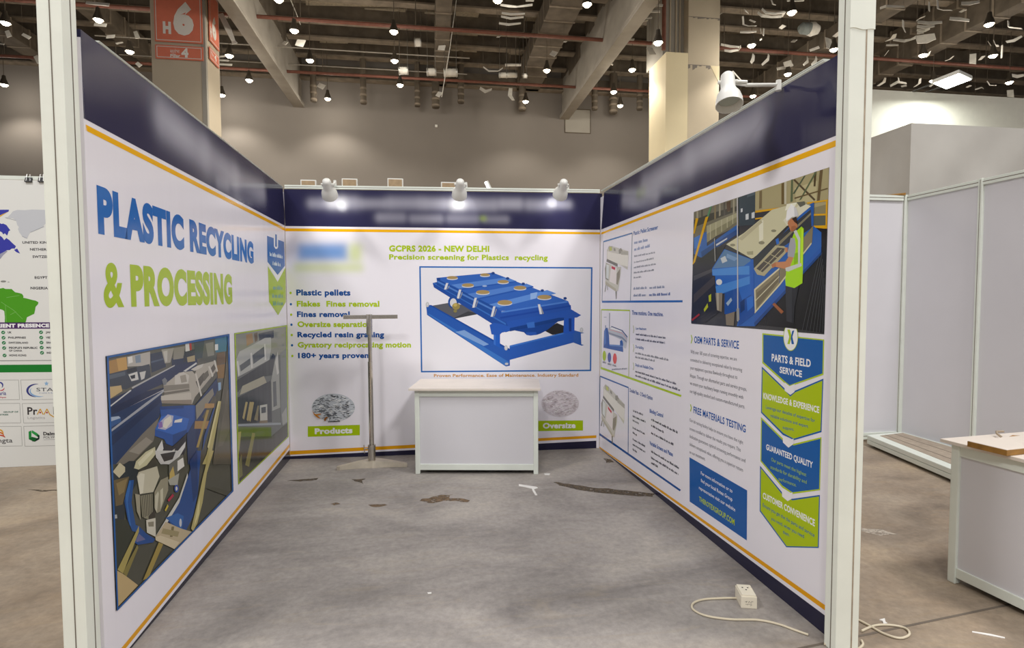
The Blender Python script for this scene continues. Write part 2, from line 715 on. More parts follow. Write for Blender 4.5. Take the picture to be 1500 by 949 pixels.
def band_part(name, wall, parent, color, quad, off, cap=None, label=None):
    """a printed band across the sheet; quad TL, TR, BR, BL in pixels. cap: ('u', end) wraps it round the board edge."""
    s = Sheet(wall, off)
    q = quad_uv(wall, quad)
    q = [(u, max(0.0015, z)) for u, z in q]
    s.poly_uv(q, hexc(color, GAIN))
    if cap:
        near = sorted(q, key=lambda p: -p[0])[:2]
        z0, z1 = sorted((near[0][1], near[1][1]))
        u = max(near[0][0], near[1][0]) + 0.0016 + off
        a, b = (wall.w(u, z0, off), wall.w(u, z1, off)), (wall.w(u, z0, -TH), wall.w(u, z1, -TH))
        s.face([a[0], b[0], b[1], a[1]], hexc(color, GAIN))
        s.face([wall.w(u - 0.0016, z0, off), a[0], a[1], wall.w(u - 0.0016, z1, off)], hexc(color, GAIN))
    o = s.build(name, M['flex'], parent)
    if label: o['label'] = label
    return o


def words(wall, a, b, h, col, k, seed):
    """a line of soft lettering: word-like runs of uneven strokes between two pixels"""
    rnd = random.Random(seed)
    A, B = Vector(wall.uv(*a)), Vector(wall.uv(*b))
    L = (B - A).length
    t, out = 0.0, []
    while t < L:
        w = rnd.uniform(0.10, 0.26)
        e = min(L, t + w)
        dz = Vector((0, rnd.uniform(-0.006, 0.006)))
        out.append((tuple(A.lerp(B, t / L) + dz), tuple(A.lerp(B, e / L) + dz), h * rnd.uniform(0.8, 1.1), col, k * rnd.uniform(0.7, 1.0)))
        t = e + rnd.uniform(0.07, 0.12)
    return out


def soft_header(wall, parent, quad, blobs, nx, nz, label, cap=False):
    """the navy header with its soft pale print: a fine grid whose ink is set vertex by vertex."""
    s = Sheet(wall, 0.0006)
    q = quad_uv(wall, quad)
    cols, grid = {}, {}
    nav = hexc(NAVY, GAIN)
    for i in range(nx + 1):
        for j in range(nz + 1):
            a, b = i / nx, j / nz
            top = (q[0][0] + (q[1][0] - q[0][0]) * a, q[0][1] + (q[1][1] - q[0][1]) * a)
            bot = (q[3][0] + (q[2][0] - q[3][0]) * a, q[3][1] + (q[2][1] - q[3][1]) * a)
            u, z = top[0] + (bot[0] - top[0]) * b, top[1] + (bot[1] - top[1]) * b
            grid[i, j] = wall.w(u, z, s.off)
            c = list(nav)
            for (b0, b1, h, col, k) in blobs:
                # distance from the stroke b0-b1 in wall coordinates
                A, B = Vector(b0), Vector(b1)
                P = Vector((u, z))
                t = max(0, min(1, (P - A).dot(B - A) / max(1e-6, (B - A).length_squared)))
                d = (P - (A + (B - A) * t)).length / h
                m = k / (1 + math.exp((d - 0.8) * 3.4))
                m *= 0.9 + 0.1 * math.sin(u * 9 + 1)
                c = [x + (y - x) * m for x, y in zip(c, col)]
            cols[i, j] = tuple(c)
    for i in range(nx):
        for j in range(nz):
            ks = [(i, j), (i, j + 1), (i + 1, j + 1), (i + 1, j)]
            P = [grid[k] for k in ks]
            if (P[1] - P[0]).cross(P[2] - P[0]).dot(wall.n) < 0:
                ks.reverse()
            s.face([grid[k] for k in ks], [cols[k] for k in ks])
    if cap:
        near = sorted(q, key=lambda p: -p[0])[:2]
        z0, z1 = sorted((near[0][1], near[1][1]))
        u = max(near[0][0], near[1][0]) + 0.002
        s.face([wall.w(u, z0, s.off), wall.w(u, z0, -TH), wall.w(u, z1, -TH), wall.w(u, z1, s.off)], nav)
        s.face([wall.w(u - 0.004, z0, s.off), wall.w(u, z0, s.off), wall.w(u, z1, s.off), wall.w(u - 0.004, z1, s.off)], nav)
    o = s.build('header_band', M['flex'], parent)
    o['label'] = label
    return o


def sheet(name, wall, u1, z1, label, cat='banner', cap=False):
    root = thing(name, wall.w(u1 / 2, 0, 0), label, cat, 'printed sheets lining the booth')
    s = MB()
    ring = [wall.w(0.004, 0.0012, -0.0028), wall.w(u1, 0.0012, -0.0028), wall.w(u1, 0.0012, 0.0), wall.w(0.004, 0.0012, 0.0)]
    s.hexa(ring, [p + Vector((0, 0, z1)) for p in ring], hexc(WHITE, GAIN))
    if cap:
        ring = [wall.w(u1, 0.0012, 0.0), wall.w(u1 + 0.0012, 0.0012, 0.0), wall.w(u1 + 0.0012, 0.0012, -TH), wall.w(u1, 0.0012, -TH)]
        s.hexa(ring, [p + Vector((0, 0, z1)) for p in ring], hexc(WHITE, GAIN))
    o = s.build('white_field', M['flex'], root)
    return root


def pale(k=0.8): return hexc('#c9c8d6', k)


# ---- rear sheet
BB = sheet('wall_banner', BACK, BACK.len - 0.004, 2.515, 'glossy printed sheet on the rear booth wall with blue machine picture and bullet list')
pu = BACK.uv
soft_header(BACK, BB, [(415.5, 277), (882, 283.5), (881, 336.5), (418, 331)], [
    *words(BACK, (458, 297), (832, 300), 0.062, pale(), 0.85, 4), *words(BACK, (557, 319), (752, 320.5), 0.05, pale(), 0.6, 5),
    (pu(486, 296), pu(500, 296), 0.06, hexc('#ffffff'), 0.5), (pu(665, 300), pu(676, 300), 0.06, hexc('#ffffff'), 0.45),
    (pu(707, 320), pu(709, 320), 0.03, hexc('#a3bd14', 0.9), 0.6)], 150, 24, 'navy header with pale soft lettering')
band_part('gold_stripe', BACK, BB, GOLD, [(418, 334.3), (881, 340.2), (881, 343.2), (418, 338.6)], 0.0006, label='gold stripe under the header')
band_part('gold_stripe', BACK, BB, '#d99a14', [(424.5, 660.6), (873.5, 637.4), (873.5, 641.3), (424.5, 666)], 0.0006, label='gold stripe near the floor')
band_part('skirting_band', BACK, BB, '#25243a', [(424.5, 668.2), (873.5, 645.4), (873.5, 660), (424.5, 672.5)], 0.0006, label='navy foot band')

# blurred badge at the top left of the rear sheet, printed soft
s = Sheet(BACK, 0.0006)
nx, ny = 44, 22


def softbox(x, y, x0, y0, x1, y1, e):
    f = lambda d: 1 / (1 + math.exp(-max(-30, min(30, d / e))))
    return f(x - x0) * f(x1 - x) * f(y - y0) * f(y1 - y)


G = {}
for i in range(nx + 1):
    for j in range(ny + 1):
        x, y = 422 + i * 122 / nx, 346 + j * 60 / ny
        c = list(hexc(WHITE, GAIN))
        for m, col in ((softbox(x, y, 436, 357, 509, 381, 3.0) * 0.85, hexc('#3a7fc4', GAIN)), (softbox(x, y, 512, 357, 529, 383, 3.2) * 0.65, hexc('#b5c832', GAIN)), (softbox(x, y, 431, 386, 532, 398, 2.6) * 0.5, hexc('#b5c832', GAIN))):
            c = [a + (b - a) * m for a, b in zip(c, col)]
        u, z = BACK.uv(x, y)
        G[i, j] = (BACK.w(u, z, s.off), tuple(c))
for i in range(nx):
    for j in range(ny):
        ks = [(i, j), (i, j + 1), (i + 1, j + 1), (i + 1, j)]
        s.face([G[k][0] for k in ks], [G[k][1] for k in ks])
s.build('badge', M['flex'], BB)['label'] = 'soft blue and green emblem with pale green bar'

s = Sheet(BACK, 0.0007).crop(400, 240, 3)
s.text(GREEN, 'GCPRS 2026 - NEW DELHI', 510, 358, 385, 950, 360, 387, 0.026)
s.build('heading_lettering', M['flex'], BB)['label'] = 'first green heading line'
s = Sheet(BACK, 0.0007).crop(400, 240, 3)
s.text(GREEN, 'Precision screening for Plastics  recycling', 510, 397, 420, 1207, 400, 424, 0.02)
s.build('heading_lettering', M['flex'], BB)['label'] = 'second green heading line'
s = Sheet(BACK, 0.0007).crop(400, 240, 3)
rows = [('Plastic pellets', 102, 552, 578, 340, 552, 579), ('Flakes  Fines removal', 104, 602, 627, 467, 602, 628), ('Fines removal', 105, 648, 673, 337, 648, 673),
        ('Oversize separation', 107, 692, 717, 432, 692, 717), ('Recycled resin grading', 107, 738, 762, 488, 737, 762), ('Gyratory reciprocating motion', 108, 783, 807, 606, 782, 807),
        ('180+ years proven', 110, 830, 854, 420, 829, 853)]
for k, r in enumerate(rows):
    s = Sheet(BACK, 0.0007).crop(400, 240, 3)
    s.text(('#1a4f94', GREEN)[k % 2], *r, bold=0.024)
    s.build('bullet_lettering', M['flex'], BB)['label'] = ('blue bullet line', 'green bullet line')[k % 2]
    s = Sheet(BACK, 0.0007).crop(400, 240, 3)
    s.ell((GREEN, '#1f5fa6')[k % 2], 77 + k * 1.3, (r[2] + r[3]) / 2 + 2, 5, 5.4, 14)
    s.build('bullet_dot', M['flex'], BB)['label'] = ('green bullet dot', 'blue bullet dot')[k % 2]

# picture of the blue machine
s = Sheet(BACK, 0.0007).crop(610, 380, 5.274)
s.poly('#d9d8de', '22,52 1360,60 1350,862 35,872')
s.frame('#1f62ac', [(22, 52), (1360, 60), (1350, 862), (35, 872)], 11)
pic = s.build('picture_panel', M['flex'], BB)
pic['label'] = 'framed picture area with thin blue border'
s = Sheet(BACK, 0.0011, gain=1.0).crop(610, 380, 5.274)
P = s.poly
P('#5e6068', '92,362 250,335 470,365 485,420 290,458 240,430')
P('#44464c', '290,452 400,400 485,420 290,458')
P('#2c2c30', '985,548 1085,490 1145,515 1140,572 1050,582')
P('#1d4796', '745,545 1095,478 1010,545 960,572 930,582 880,586 848,580 830,562')
P('#2a59b4', '848,562 925,560 930,582 880,588 848,582')
P('#2b5cb2', '75,350 98,352 720,705 722,820 690,826 82,428')
P('#3d77c6', '82,418 100,420 720,795 690,826')
P('#7ea3d8', '300,560 370,545 560,655 520,668')
P('#1f4c9e', '98,352 115,352 720,690 720,706')
P('#2a5cb6', '720,665 1215,545 1218,640 720,776')
P('#3f78cc', '720,665 1215,545 1215,556 720,678')
P('#3260b0', '1213,545 1296,568 1270,572 1274,655 1294,660 1276,666 1213,642')
P('#2458bc', '1140,450 1222,448 1220,570 1135,572')
P('#173a84', '1176,455 1198,455 1197,555 1178,556')
P('#2760c0', '596,578 646,574 646,684 597,655')
P('#3a72cc', '596,578 612,578 612,664 597,655')
P('#2650a2', '125,182 168,172 690,470 722,520 722,552 690,562 135,215')
P('#3a70c2', '125,182 140,180 690,492 690,506')
P('#2a58b2', '690,470 1190,382 1272,430 1240,448 1180,452 722,552')
P('#1a4188', '722,530 860,500 910,490 1100,450 1140,450 1140,470 722,555')
P('#3a70c6', '850,490 910,480 915,525 860,530')
P('#2c5cb8', '565,505 600,488 660,500 722,520 718,552 660,565 640,585 580,578')
P('#3666bc', '155,142 590,102 1172,322 1196,374 1100,372 660,398 600,438 160,182')
P('#2a55ac', '608,366 655,402 1165,320 1196,374 1192,386 690,482 600,442')
P('#4f80d0', '655,402 1165,320 1170,332 656,414')
P('#2148a0', '645,445 1192,352 1194,364 650,458')
P('#25509e', '160,150 608,366 600,442 158,196')
P('#5080cc', '160,162 606,388 604,402 160,176')
P('#5b8ad4', '270,195 700,138 770,166 330,226')
P('#5583cf', '395,266 850,186 900,206 460,302')
P('#5e8ed8', '560,348 1010,236 1080,262 640,372')
P('#8fb2e4', '880,262 935,252 925,300 880,310')
P('#2c5ab0', '330,226 770,166 776,174 338,236')
P('#2c5ab0', '460,302 900,206 906,214 470,312')
for cx, cy, rx, ry in ((277, 140, 42, 12), (530, 118, 38, 11), (397, 198, 46, 14), (670, 171, 43, 13), (513, 252, 52, 16), (800, 218, 48, 15), (683, 332, 56, 19), (988, 290, 54, 17)):
    s.ell('#cfd4dc', cx, cy + 7, rx + 1, ry)
    s.ell('#a99060', cx, cy, rx, ry)
for x0, y0, x1, y1 in ((238, 182, 222, 232), (338, 232, 320, 302), (458, 296, 440, 372), (602, 362, 582, 442), (946, 346, 962, 422)):
    P('#d8dade', [(x0 - 9, y0), (x0 + 9, y0), (x1 + 9, y1), (x1 - 9, y1)])
    P('#8e949e', [(x0 + 12, y0 + 20), (x0 + 20, y0 + 22), (x1 + 22, y1 - 5), (x1 + 13, y1)])
for x, y in ((592, 106), (704, 146), (825, 188), (972, 240), (1148, 300), (172, 152)):
    s.ell('#27488c', x, y, 13, 10)
s.ell('#23509f', 285, 330, 40, 48)
s.ell('#d7d7d9', 285, 334, 26, 34)
s.ell('#9a8a50', 306, 362, 30, 26)
s.ell('#c3ac60', 300, 352, 14, 12)
s.ell('#8d8450', 300, 398, 14, 12)
for x, y in ((692, 682), (1275, 545), (85, 348)):
    s.ell('#c6c8ca', x, y, 13, 20)
    s.ell('#d9d8de', x, y - 2, 5, 9)
s.ell('#c9ccd0', 697, 806, 14, 9)
s.ell('#9db4dc', 527, 205, 18, 7)
s.build('machine_picture', M['flex'], pic)['label'] = 'printed blue rectangular screening machine with eight round ports'
s = Sheet(BACK, 0.0007).crop(610, 380, 5.274)
s.text('#c48a2a', 'Proven Performance. Ease of Maintenance. Industry Standard', 135, 885, 908, 1250, 880, 905, 0.012)
s.build('caption_lettering', M['flex'], BB)['label'] = 'orange caption line under the picture'


def pellets(cx, cy, rx, ry, base, cols, n, seed, size):
    s = Sheet(BACK, 0.0007).crop(0, 0, 1)
    s.ell(base, cx, cy, rx, ry, 40)
    rnd = random.Random(seed)
    for k in range(n):
        a, r = rnd.uniform(0, 6.283), math.sqrt(rnd.random()) * 0.95
        x, y = cx + rx * r * math.cos(a), cy + ry * r * math.sin(a)
        t, l, w = rnd.uniform(-0.7, 0.7), rnd.uniform(0.8, 2.2) * size, rnd.uniform(0.35, 0.7) * size
        s.line(rnd.choice(cols), (x - l * math.cos(t), y - l * math.sin(t) * 0.6), (x + l * math.cos(t), y + l * math.sin(t) * 0.6), w)
    return s


s = pellets(488.4, 597, 31.5, 20.5, '#b9bec4', ('#3c3f44', '#d8dce0', '#e6e9ec', '#787c82', '#d3d7da', '#5a5d62'), 320, 3, 1.5)
s.crop(440, 560, 10.54)
s.poly('#b5731c', '185,428 215,470 250,500 300,535 315,560 265,540 215,495')
s.poly('#b5731c', '240,490 320,478 320,492 250,510')
s.poly('#8c5216', '370,590 375,550 410,528 440,545 400,555 395,590')
s.line('#2d2d30', (430, 606), (615, 596), 12)
s.build('pellet_picture', M['flex'], BB)['label'] = 'oval picture of grey and black flakes'
s = Sheet(BACK, 0.0007).crop(440, 560, 10.54)
s.poly('#9fbb0c', '115,678 918,655 918,815 115,840')
s.text('#f2f2f0', 'Products', 222, 710, 800, 805, 692, 785, 0.03)
s.build('caption_tab', M['flex'], BB)['label'] = 'green tab lettered Products'
pellets(820.5, 591, 27.5, 19.5, '#cdc6cb', ('#b2a8ae', '#e2dee2', '#e8e4e8', '#bdb3b8', '#a89c9c', '#d8d0d4'), 330, 5, 1.2).build('pellet_picture', M['flex'], BB)['label'] = 'oval picture of pale pink pellets'
s = Sheet(BACK, 0.0007).crop(780, 560, 7.91)
s.poly('#9fbb0c', '-40,446 585,440 585,558 -40,566')
s.text('#f2f2f0', 'Oversize', 120, 470, 535, 500, 464, 530, 0.026)
s.build('caption_tab', M['flex'], BB)['label'] = 'green tab lettered Oversize'

# ---- left sheet
LB = sheet('wall_banner', LEFT, LEFT.len, 2.50, 'glossy printed sheet on the left booth wall with large two-line heading and factory pictures', cap=True)
pu = LEFT.uv
soft_header(LEFT, LB, [(414, 274.5), (118, 43), (124, 174), (418, 331)], [
    (pu(238, 175), pu(300, 225), 0.11, pale(), 1.0), (pu(300, 225), pu(345, 262), 0.1, pale(0.8), 0.9), (pu(345, 262), pu(385, 282), 0.09, pale(0.8), 0.85),
    (pu(320, 268), pu(332, 272), 0.05, pale(0.9), 0.4)], 120, 26, 'navy header with pale soft lettering', cap=True)
band_part('gold_stripe', LEFT, LB, GOLD, [(418.2, 334.3), (126, 182.6), (127.2, 192), (418.2, 338.6)], 0.0006, cap=True, label='gold stripe under the header')


def floor_band(wall, a_top, a_bot, far):
    pass


# foot bands are straight runs fixed by two points each
def extend(p, q, x):
    return (x, p[1] + (q[1] - p[1]) * (x - p[0]) / (q[0] - p[0]))


g0, g1 = (424, 650), (177.6, 949)
h0, h1 = (424, 655), (184.4, 949)
k0, k1 = (424, 658.8), (189.4, 949)
xe = 150


def foot(a, b): return extend(a, b, xe)


def uend(wall, a, b, u):
    """point on the pixel line a-b whose wall coordinate is u."""
    A, B = wall.uv(*a), wall.uv(*b)
    t = (u - A[0]) / (B[0] - A[0])
    return (u, A[1] + (B[1] - A[1]) * t)


def band_uv(name, wall, parent, color, q, off, cap=None, label=None):
    s = Sheet(wall, off)
    c = hexc(color, GAIN)
    s.poly_uv([(u, max(0.0015, z)) for u, z in q], c)
    if cap:
        near = sorted(q, key=lambda p: -p[0])[:2]
        z0, z1 = sorted((max(0.0015, near[0][1]), max(0.0015, near[1][1])))
        u = max(near[0][0], near[1][0]) + 0.0022
        s.face([wall.w(u, z0, s.off), wall.w(u, z0, -TH), wall.w(u, z1, -TH), wall.w(u, z1, s.off)], c)
        s.face([wall.w(u - 0.0025, z0, s.off), wall.w(u, z0, s.off), wall.w(u, z1, s.off), wall.w(u - 0.0025, z1, s.off)], c)
    o = s.build(name, M['flex'], parent)
    if label: o['label'] = label
    return o


UL = LEFT.len
band_uv('gold_stripe', LEFT, LB, '#d99a14', [LEFT.uv(*g0), uend(LEFT, g0, g1, UL), uend(LEFT, h0, h1, UL), LEFT.uv(*h0)], 0.0006, True, 'gold stripe near the floor')
band_uv('skirting_band', LEFT, LB, '#2b2a38', [LEFT.uv(*k0), uend(LEFT, k0, k1, UL), (UL, 0.0), (0.002, 0.0)], 0.0006, True, 'navy foot band')

s = Sheet(LEFT, 0.0007).crop(100, 230, 2.876)
s.text('#2264ae', 'PLASTIC RECYCLING', 122, 118, 322, 780, 360, 450, 0.034, 6)
s.build('heading_lettering', M['flex'], LB)['label'] = 'large blue heading lettering'
s = Sheet(LEFT, 0.0007).crop(100, 230, 2.876)
s.text('#a0b81c', '&', 147, 440, 634, 232, 445, 632, 0.019, 6)
s.text('#a0b81c', 'PROCESSING', 262, 452, 631, 690, 496, 619, 0.034, 6)
s.build('heading_lettering', M['flex'], LB)['label'] = 'large green heading lettering'

s = Sheet(LEFT, 0.0007).crop(380, 330, 5.58)
P = s.poly
P('#1f5fa6', '62,85 200,135 208,330 148,405 65,298')
P('#e9e7ee', '116,70 152,82 152,178 144,192 130,192 118,172')
P('#1f5fa6', '128,72 142,76 142,172 135,178 128,170')
for x0, y0, x1, y1, sd in ((84, 250, 190, 272, 1), (108, 324, 172, 336, 2)):
    s.scribble('#d7e2ee', x0, y0, x1, y1, 34, sd, 0.75)
P('#9fb814', '68,335 144,455 212,345 216,625 152,735 78,625')
P('#e9e7ee', '66,300 148,408 210,332 210,346 148,462 66,322')
for x0, y0, x1, y1, sd in ((110, 525, 186, 528, 3), (104, 592, 190, 594, 4), (110, 656, 190, 652, 5)):
    s.scribble('#5f8f8a', x0, y0, x1, y1, 36, sd, 0.8)
s.build('badge', M['flex'], LB)['label'] = 'blue and green hanging tag emblem'

A4 = (150, 480, 4.745)
B4 = (150, 660, 3.955)
s = Sheet(LEFT, 0.0007).crop(0, 0, 1)
s.poly('#47473c', [(154.2, 521.7), (335, 488.9), (340.9, 719.4), (169.5, 895.2)])
pic = s.build('picture_panel', M['flex'], LB)
pic['label'] = 'large factory picture with blue border'
s = Sheet(LEFT, 0.0010, gain=1.02).crop(*A4)
s.edge = [(154.2, 521.7), (335, 488.9), (340.9, 719.4), (169.5, 895.2)]
P = s.poly
P('#5d5d55', '35,212 866,52 870,420 45,560')
P('#a8824a', '35,232 165,202 172,300 42,322')
P('#c29a58', '95,215 165,202 172,290 110,300')
P('#b4b0a8', '170,202 330,166 330,262 172,270')
P('#e0ded8', '175,205 205,198 210,240 180,250')
P('#7d8ea0', '225,195 262,186 266,240 230,246')
P('#3c4450', '40,322 325,252 335,340 160,430 45,404')
P('#56606c', '40,330 155,305 158,330 42,360')
P('#202830', '165,290 235,272 240,300 170,316')
P('#d0d0cc', '178,325 240,305 250,360 200,372')
P('#20262e', '190,335 225,325 225,350 200,356')
P('#c8c8c4', '256,310 300,300 290,352 268,364')
P('#c0a878', '40,412 128,400 136,440 45,498')
P('#2b3850', '330,182 425,162 440,272 340,312')
P('#4a5a70', '335,235 420,212 422,222 336,246')
P('#243350', '480,215 650,170 660,250 480,262')
P('#a09c92', '408,152 496,140 470,242 432,248')
P('#c0bdb4', '420,165 450,158 448,235 436,240')
P('#8d8a80', '495,140 572,128 560,212 490,222')
P('#2a3440', '570,160 640,150 645,210 560,240')
P('#a89a78', '585,205 640,190 642,232 590,240')
P('#3a4a50', '635,105 710,88 712,205 645,220')
P('#5c6058', '708,85 782,74 790,222 690,222')
P('#8a8a80', '715,110 770,98 775,190 730,200')
P('#d8d8d4', '574,112 600,106 604,160 575,166')
P('#b03030', '602,108 616,105 619,155 605,158')
P('#3f7a96', '780,72 868,54 868,162 785,172')
P('#dfe2e2', '780,116 802,113 802,155 780,158')
P('#6f5a40', '796,178 845,166 862,240 790,262')
P('#8a6a3c', '790,262 850,250 842,350 800,352')
P('#263457', '45,500 200,430 500,262 660,238 640,292 300,442 45,562')
P('#cfd0ce', '45,545 190,432 200,436 45,556')
P('#b8b8b8', '200,414 500,258 500,266 205,424')
P('#cfd0ce', '560,300 650,240 655,250 575,305')
P('#1e2b4c', '45,562 300,442 430,415 430,432 75,610 48,612')
P('#b8b8b8', '70,606 430,424 430,436 78,612')
P('#23385f', '45,615 410,440 410,560 390,622 270,742 92,949 52,949')
P('#1c2d52', '52,760 300,560 405,470 400,520 220,680 54,830')
P('#a4a8b0', '56,708 300,520 425,432 428,442 310,535 60,722')
P('#34588e', '50,652 122,618 126,652 54,694')
P('#a8b8cc', '48,622 110,614 122,628 52,652')
P('#7a7468', '90,949 270,742 392,622 372,700 350,790 190,949')
P('#958f82', '180,860 300,760 345,790 250,880')
P('#b4aea2', '402,490 428,465 420,402 530,312 620,300 640,322 660,262 785,228 796,292 640,482 620,532 410,524')
P('#777268', '425,450 600,424 604,440 425,468')
P('#8a857a', '420,402 600,390 602,420 424,442')
P('#5a564e', '645,375 700,312 720,340 665,424')
P('#5f5a52', '742,292 772,252 786,282 752,330')
P('#6a665c', '690,330 730,295 738,330 705,372')
P('#cdc9c0', '500,332 560,306 600,332 592,386 500,396')
P('#a09a8e', '535,335 575,325 585,375 545,384')
P('#cdc9c0', '610,290 660,262 700,250 690,275 640,300')
P('#d2cec4', '640,320 650,316 690,470 680,480')
P('#d2cec4', '732,270 742,264 770,330 760,345')
P('#d2cec4', '770,226 782,226 800,300 792,310')
P('#c6c0b4', '403,474 612,450 616,500 404,505')
P('#94887a', '404,505 616,500 618,532 412,522')
P('#7a7e84', '410,362 430,346 446,365 440,395 420,400')
P('#24529e', '395,548 625,538 640,540 640,640 620,735 585,728 520,790 480,822 440,806 425,775 360,752 362,706 402,618')
P('#2f66bc', '362,706 402,618 470,600 600,632 580,706 485,742')
P('#1c4484', '485,745 582,708 586,728 520,790 485,822')
P('#1d4180', '395,548 560,540 562,560 400,570')
P('#b8b8cc', '382,700 400,650 450,602 490,612 480,682 432,710')
P('#8c6cb0', '385,662 410,650 415,690 388,700')
P('#e0ddd0', '425,640 470,610 478,650 440,700 415,690')
P('#e0e0dc', '500,642 552,630 546,656 494,660')
P('#2a2a30', '420,800 480,830 580,740 575,850 530,949 470,930 400,830')
P('#d8d8d4', '372,850 410,780 420,840 395,900 440,935 500,880 575,790 570,830 500,949 400,949 368,900')
P('#c8c4b8', '440,880 500,840 490,900 445,910')
P('#233760', '640,540 792,350 802,420 720,610 660,830 640,949 590,949 582,740 640,640')
P('#1a2c58', '645,690 700,620 690,700 660,830 642,830')
P('#8c887c', '645,540 762,420 772,462 680,602 650,640')
P('#5a5444', '690,620 770,470 790,500 720,660')
P('#8fb0d0', '800,382 820,378 820,430 802,440')
P('#a07c48', '640,648 742,648 726,702 634,702')
P('#b08a54', '710,526 775,526 772,556 705,560')
P('#a8904e', '720,572 738,572 665,832 648,832')
P('#2c4a84', '768,560 782,545 720,760 690,860 700,760')
P('#b8ac70', '800,510 824,510 800,640 740,949 690,949 720,880 770,680')
P('#d6cc94', '800,510 812,510 770,690 735,840 725,830')
P('#5e5a4c', '850,300 868,54 903,949 762,949 820,520')
P('#6a6456', '862,440 880,420 884,700 830,820 800,830')
s.crop(*B4)
P('#2d3438', '55,120 150,60 200,60 200,180 130,300 120,420 65,400')
P('#6a5c40', '60,172 150,150 112,312 72,322')
P('#8a7850', '75,190 140,160 120,240 90,260')
P('#c8c0a0', '55,122 95,70 126,95 126,122 92,158')
P('#34382c', '65,400 130,400 200,430 80,690')
P('#c8c4a0', '178,102 190,62 245,8 300,-22 304,20 252,85 205,110')
P('#dcd8b8', '200,70 250,20 290,-8 288,10 240,60 210,90')
P('#4a483e', '205,110 252,86 300,40 312,80 260,110 210,128')
P('#c2bda6', '195,150 205,124 312,90 326,150 290,240 212,252')
P('#d8d4c0', '198,150 215,130 240,135 230,245 212,252')
P('#8c8872', '215,262 285,250 286,360 266,402 226,385')
for k in range(6):
    s.line('#4e4a3e', (224 + k * 11, 262 - k * 2), (234 + k * 9, 390 - k * 5), 4)
P('#a09a84', '184,250 212,256 216,402 194,352')
P('#98937c', '296,240 332,170 376,150 376,230 330,352 310,362 296,330')
P('#c6c2aa', '300,262 318,235 322,250 310,360 300,340')
P('#c6c2aa', '330,230 346,215 346,290 332,340')
P('#3c382e', '262,380 300,340 300,400 262,402')
P('#d0ccbc', '248,402 302,390 304,500 252,475')
P('#8a8470', '258,415 292,410 292,440 262,440')
P('#c8c8c4', '300,0 452,0 400,82 340,76 305,40')
P('#3a3a3a', '330,20 420,4 402,50 352,64')
P('#6a6a62', '380,80 460,20 470,60 420,150 380,140')
P('#e4e2da', '430,60 462,40 470,90 430,120')
P('#c0a860', '385,130 405,90 415,150 400,178 382,165')
P('#a8a89c', '375,170 440,130 430,200 385,200')
P('#d2d2ca', '305,492 440,272 488,130 492,160 442,302 318,502')
P('#b03048', '372,285 402,250 410,262 380,296')
s.ell('#3450a0', 424, 220, 13, 22)
s.ell('#d2d2ca', 424, 220, 6, 12)
P('#c8b040', '355,345 372,310 378,322 362,352')
P('#1f4f90', '150,172 176,170 162,300 186,430 208,440 190,472 166,466 140,402 120,292')
P('#2c66ac', '126,262 150,172 160,180 140,300 160,440 150,430')
P('#1f4a8c', '178,532 208,440 250,482 300,512 288,532 200,546')
P('#6a6a94', '188,520 206,482 244,515 192,530')
P('#1f4a8c', '325,500 440,302 494,140 540,0 566,0 548,250 520,380 470,482 440,512 430,470 380,412')
P('#183a70', '500,60 545,0 548,250 520,300')
P('#2a62aa', '360,390 430,362 466,380 452,472 430,482 425,440')
s.ell('#c8ccd0', 447, 418, 7, 24)
P('#a89a58', '80,690 205,435 205,470 112,712')
P('#857a42', '112,706 195,545 202,562 132,732')
P('#a08c48', '228,752 320,532 346,542 262,735')
P('#c0b090', '300,500 360,412 452,452 512,470 412,570 302,520')
P('#7a6c48', '395,440 410,440 400,500 385,500')
P('#a0946c', '345,450 440,470 430,500 335,480')
P('#d4c6a6', '302,500 330,492 440,530 410,570 302,518')
P('#c0a878', '78,695 112,714 200,780 82,905')
P('#b8ac70', '508,452 545,300 575,160 600,60 612,0 640,0 600,130 575,300 545,420 520,468')
P('#d6cc94', '545,330 560,270 555,370 525,440')
P('#4a4a3c', '600,220 680,250 740,270 745,240 640,210')
P('#b0b4b0', '62,372 76,370 78,392 64,394')
s.crop(0, 0, 1)
s.frame('#1f5a9e', [(154.2, 521.7), (335, 488.9), (340.9, 719.4), (169.5, 895.2)], 3.0)
s.build('factory_picture', M['flex'], pic)['label'] = 'printed long blue machine with cream motor on pallets'

s = Sheet(LEFT, 0.0007).crop(335, 470, 3.8)
s.poly('#5d6160', '30,68 325,22 333,645 52,912')  # greyish haze of the sheet's reflection is put into this picture's colours
pic = s.build('picture_panel', M['flex'], LB)
pic['label'] = 'smaller factory picture with green border'
s = Sheet(LEFT, 0.0010, gain=1.02).crop(335, 470, 3.8)
s.edge = [s.px(*p) for p in ((30, 68), (325, 22), (333, 645), (52, 912))]
P = s.poly
P('#8a8c80', '35,78 320,28 325,185 60,205 38,200')
P('#a08050', '95,76 130,68 136,120 100,140')
P('#6a5a40', '140,70 160,64 160,110 145,118')
P('#3d4246', '165,70 250,52 250,95 170,110')
P('#b0b2ac', '40,215 60,170 120,140 200,95 235,92 236,152 226,216 50,312')
P('#4d5458', '60,248 118,208 120,242 66,282')
P('#4d5458', '132,190 196,142 200,196 136,240')
P('#d6d6d0', '45,225 52,222 60,300 52,306')
P('#d6d6d0', '120,180 127,176 132,260 125,265')
P('#d6d6d0', '196,130 203,127 208,215 200,220')
P('#2f363c', '45,330 230,215 245,180 262,200 262,300 190,310 70,372 48,400')
P('#a8a490', '75,362 195,306 212,346 60,412')
P('#343a40', '50,425 232,332 240,562 50,572')
for x, t in ((85, 540), (108, 550), (120, 552)):
    P('#b0a070', [(x - 10, t), (x + 8, 450), (x + 20, 452), (x, t + 10)])
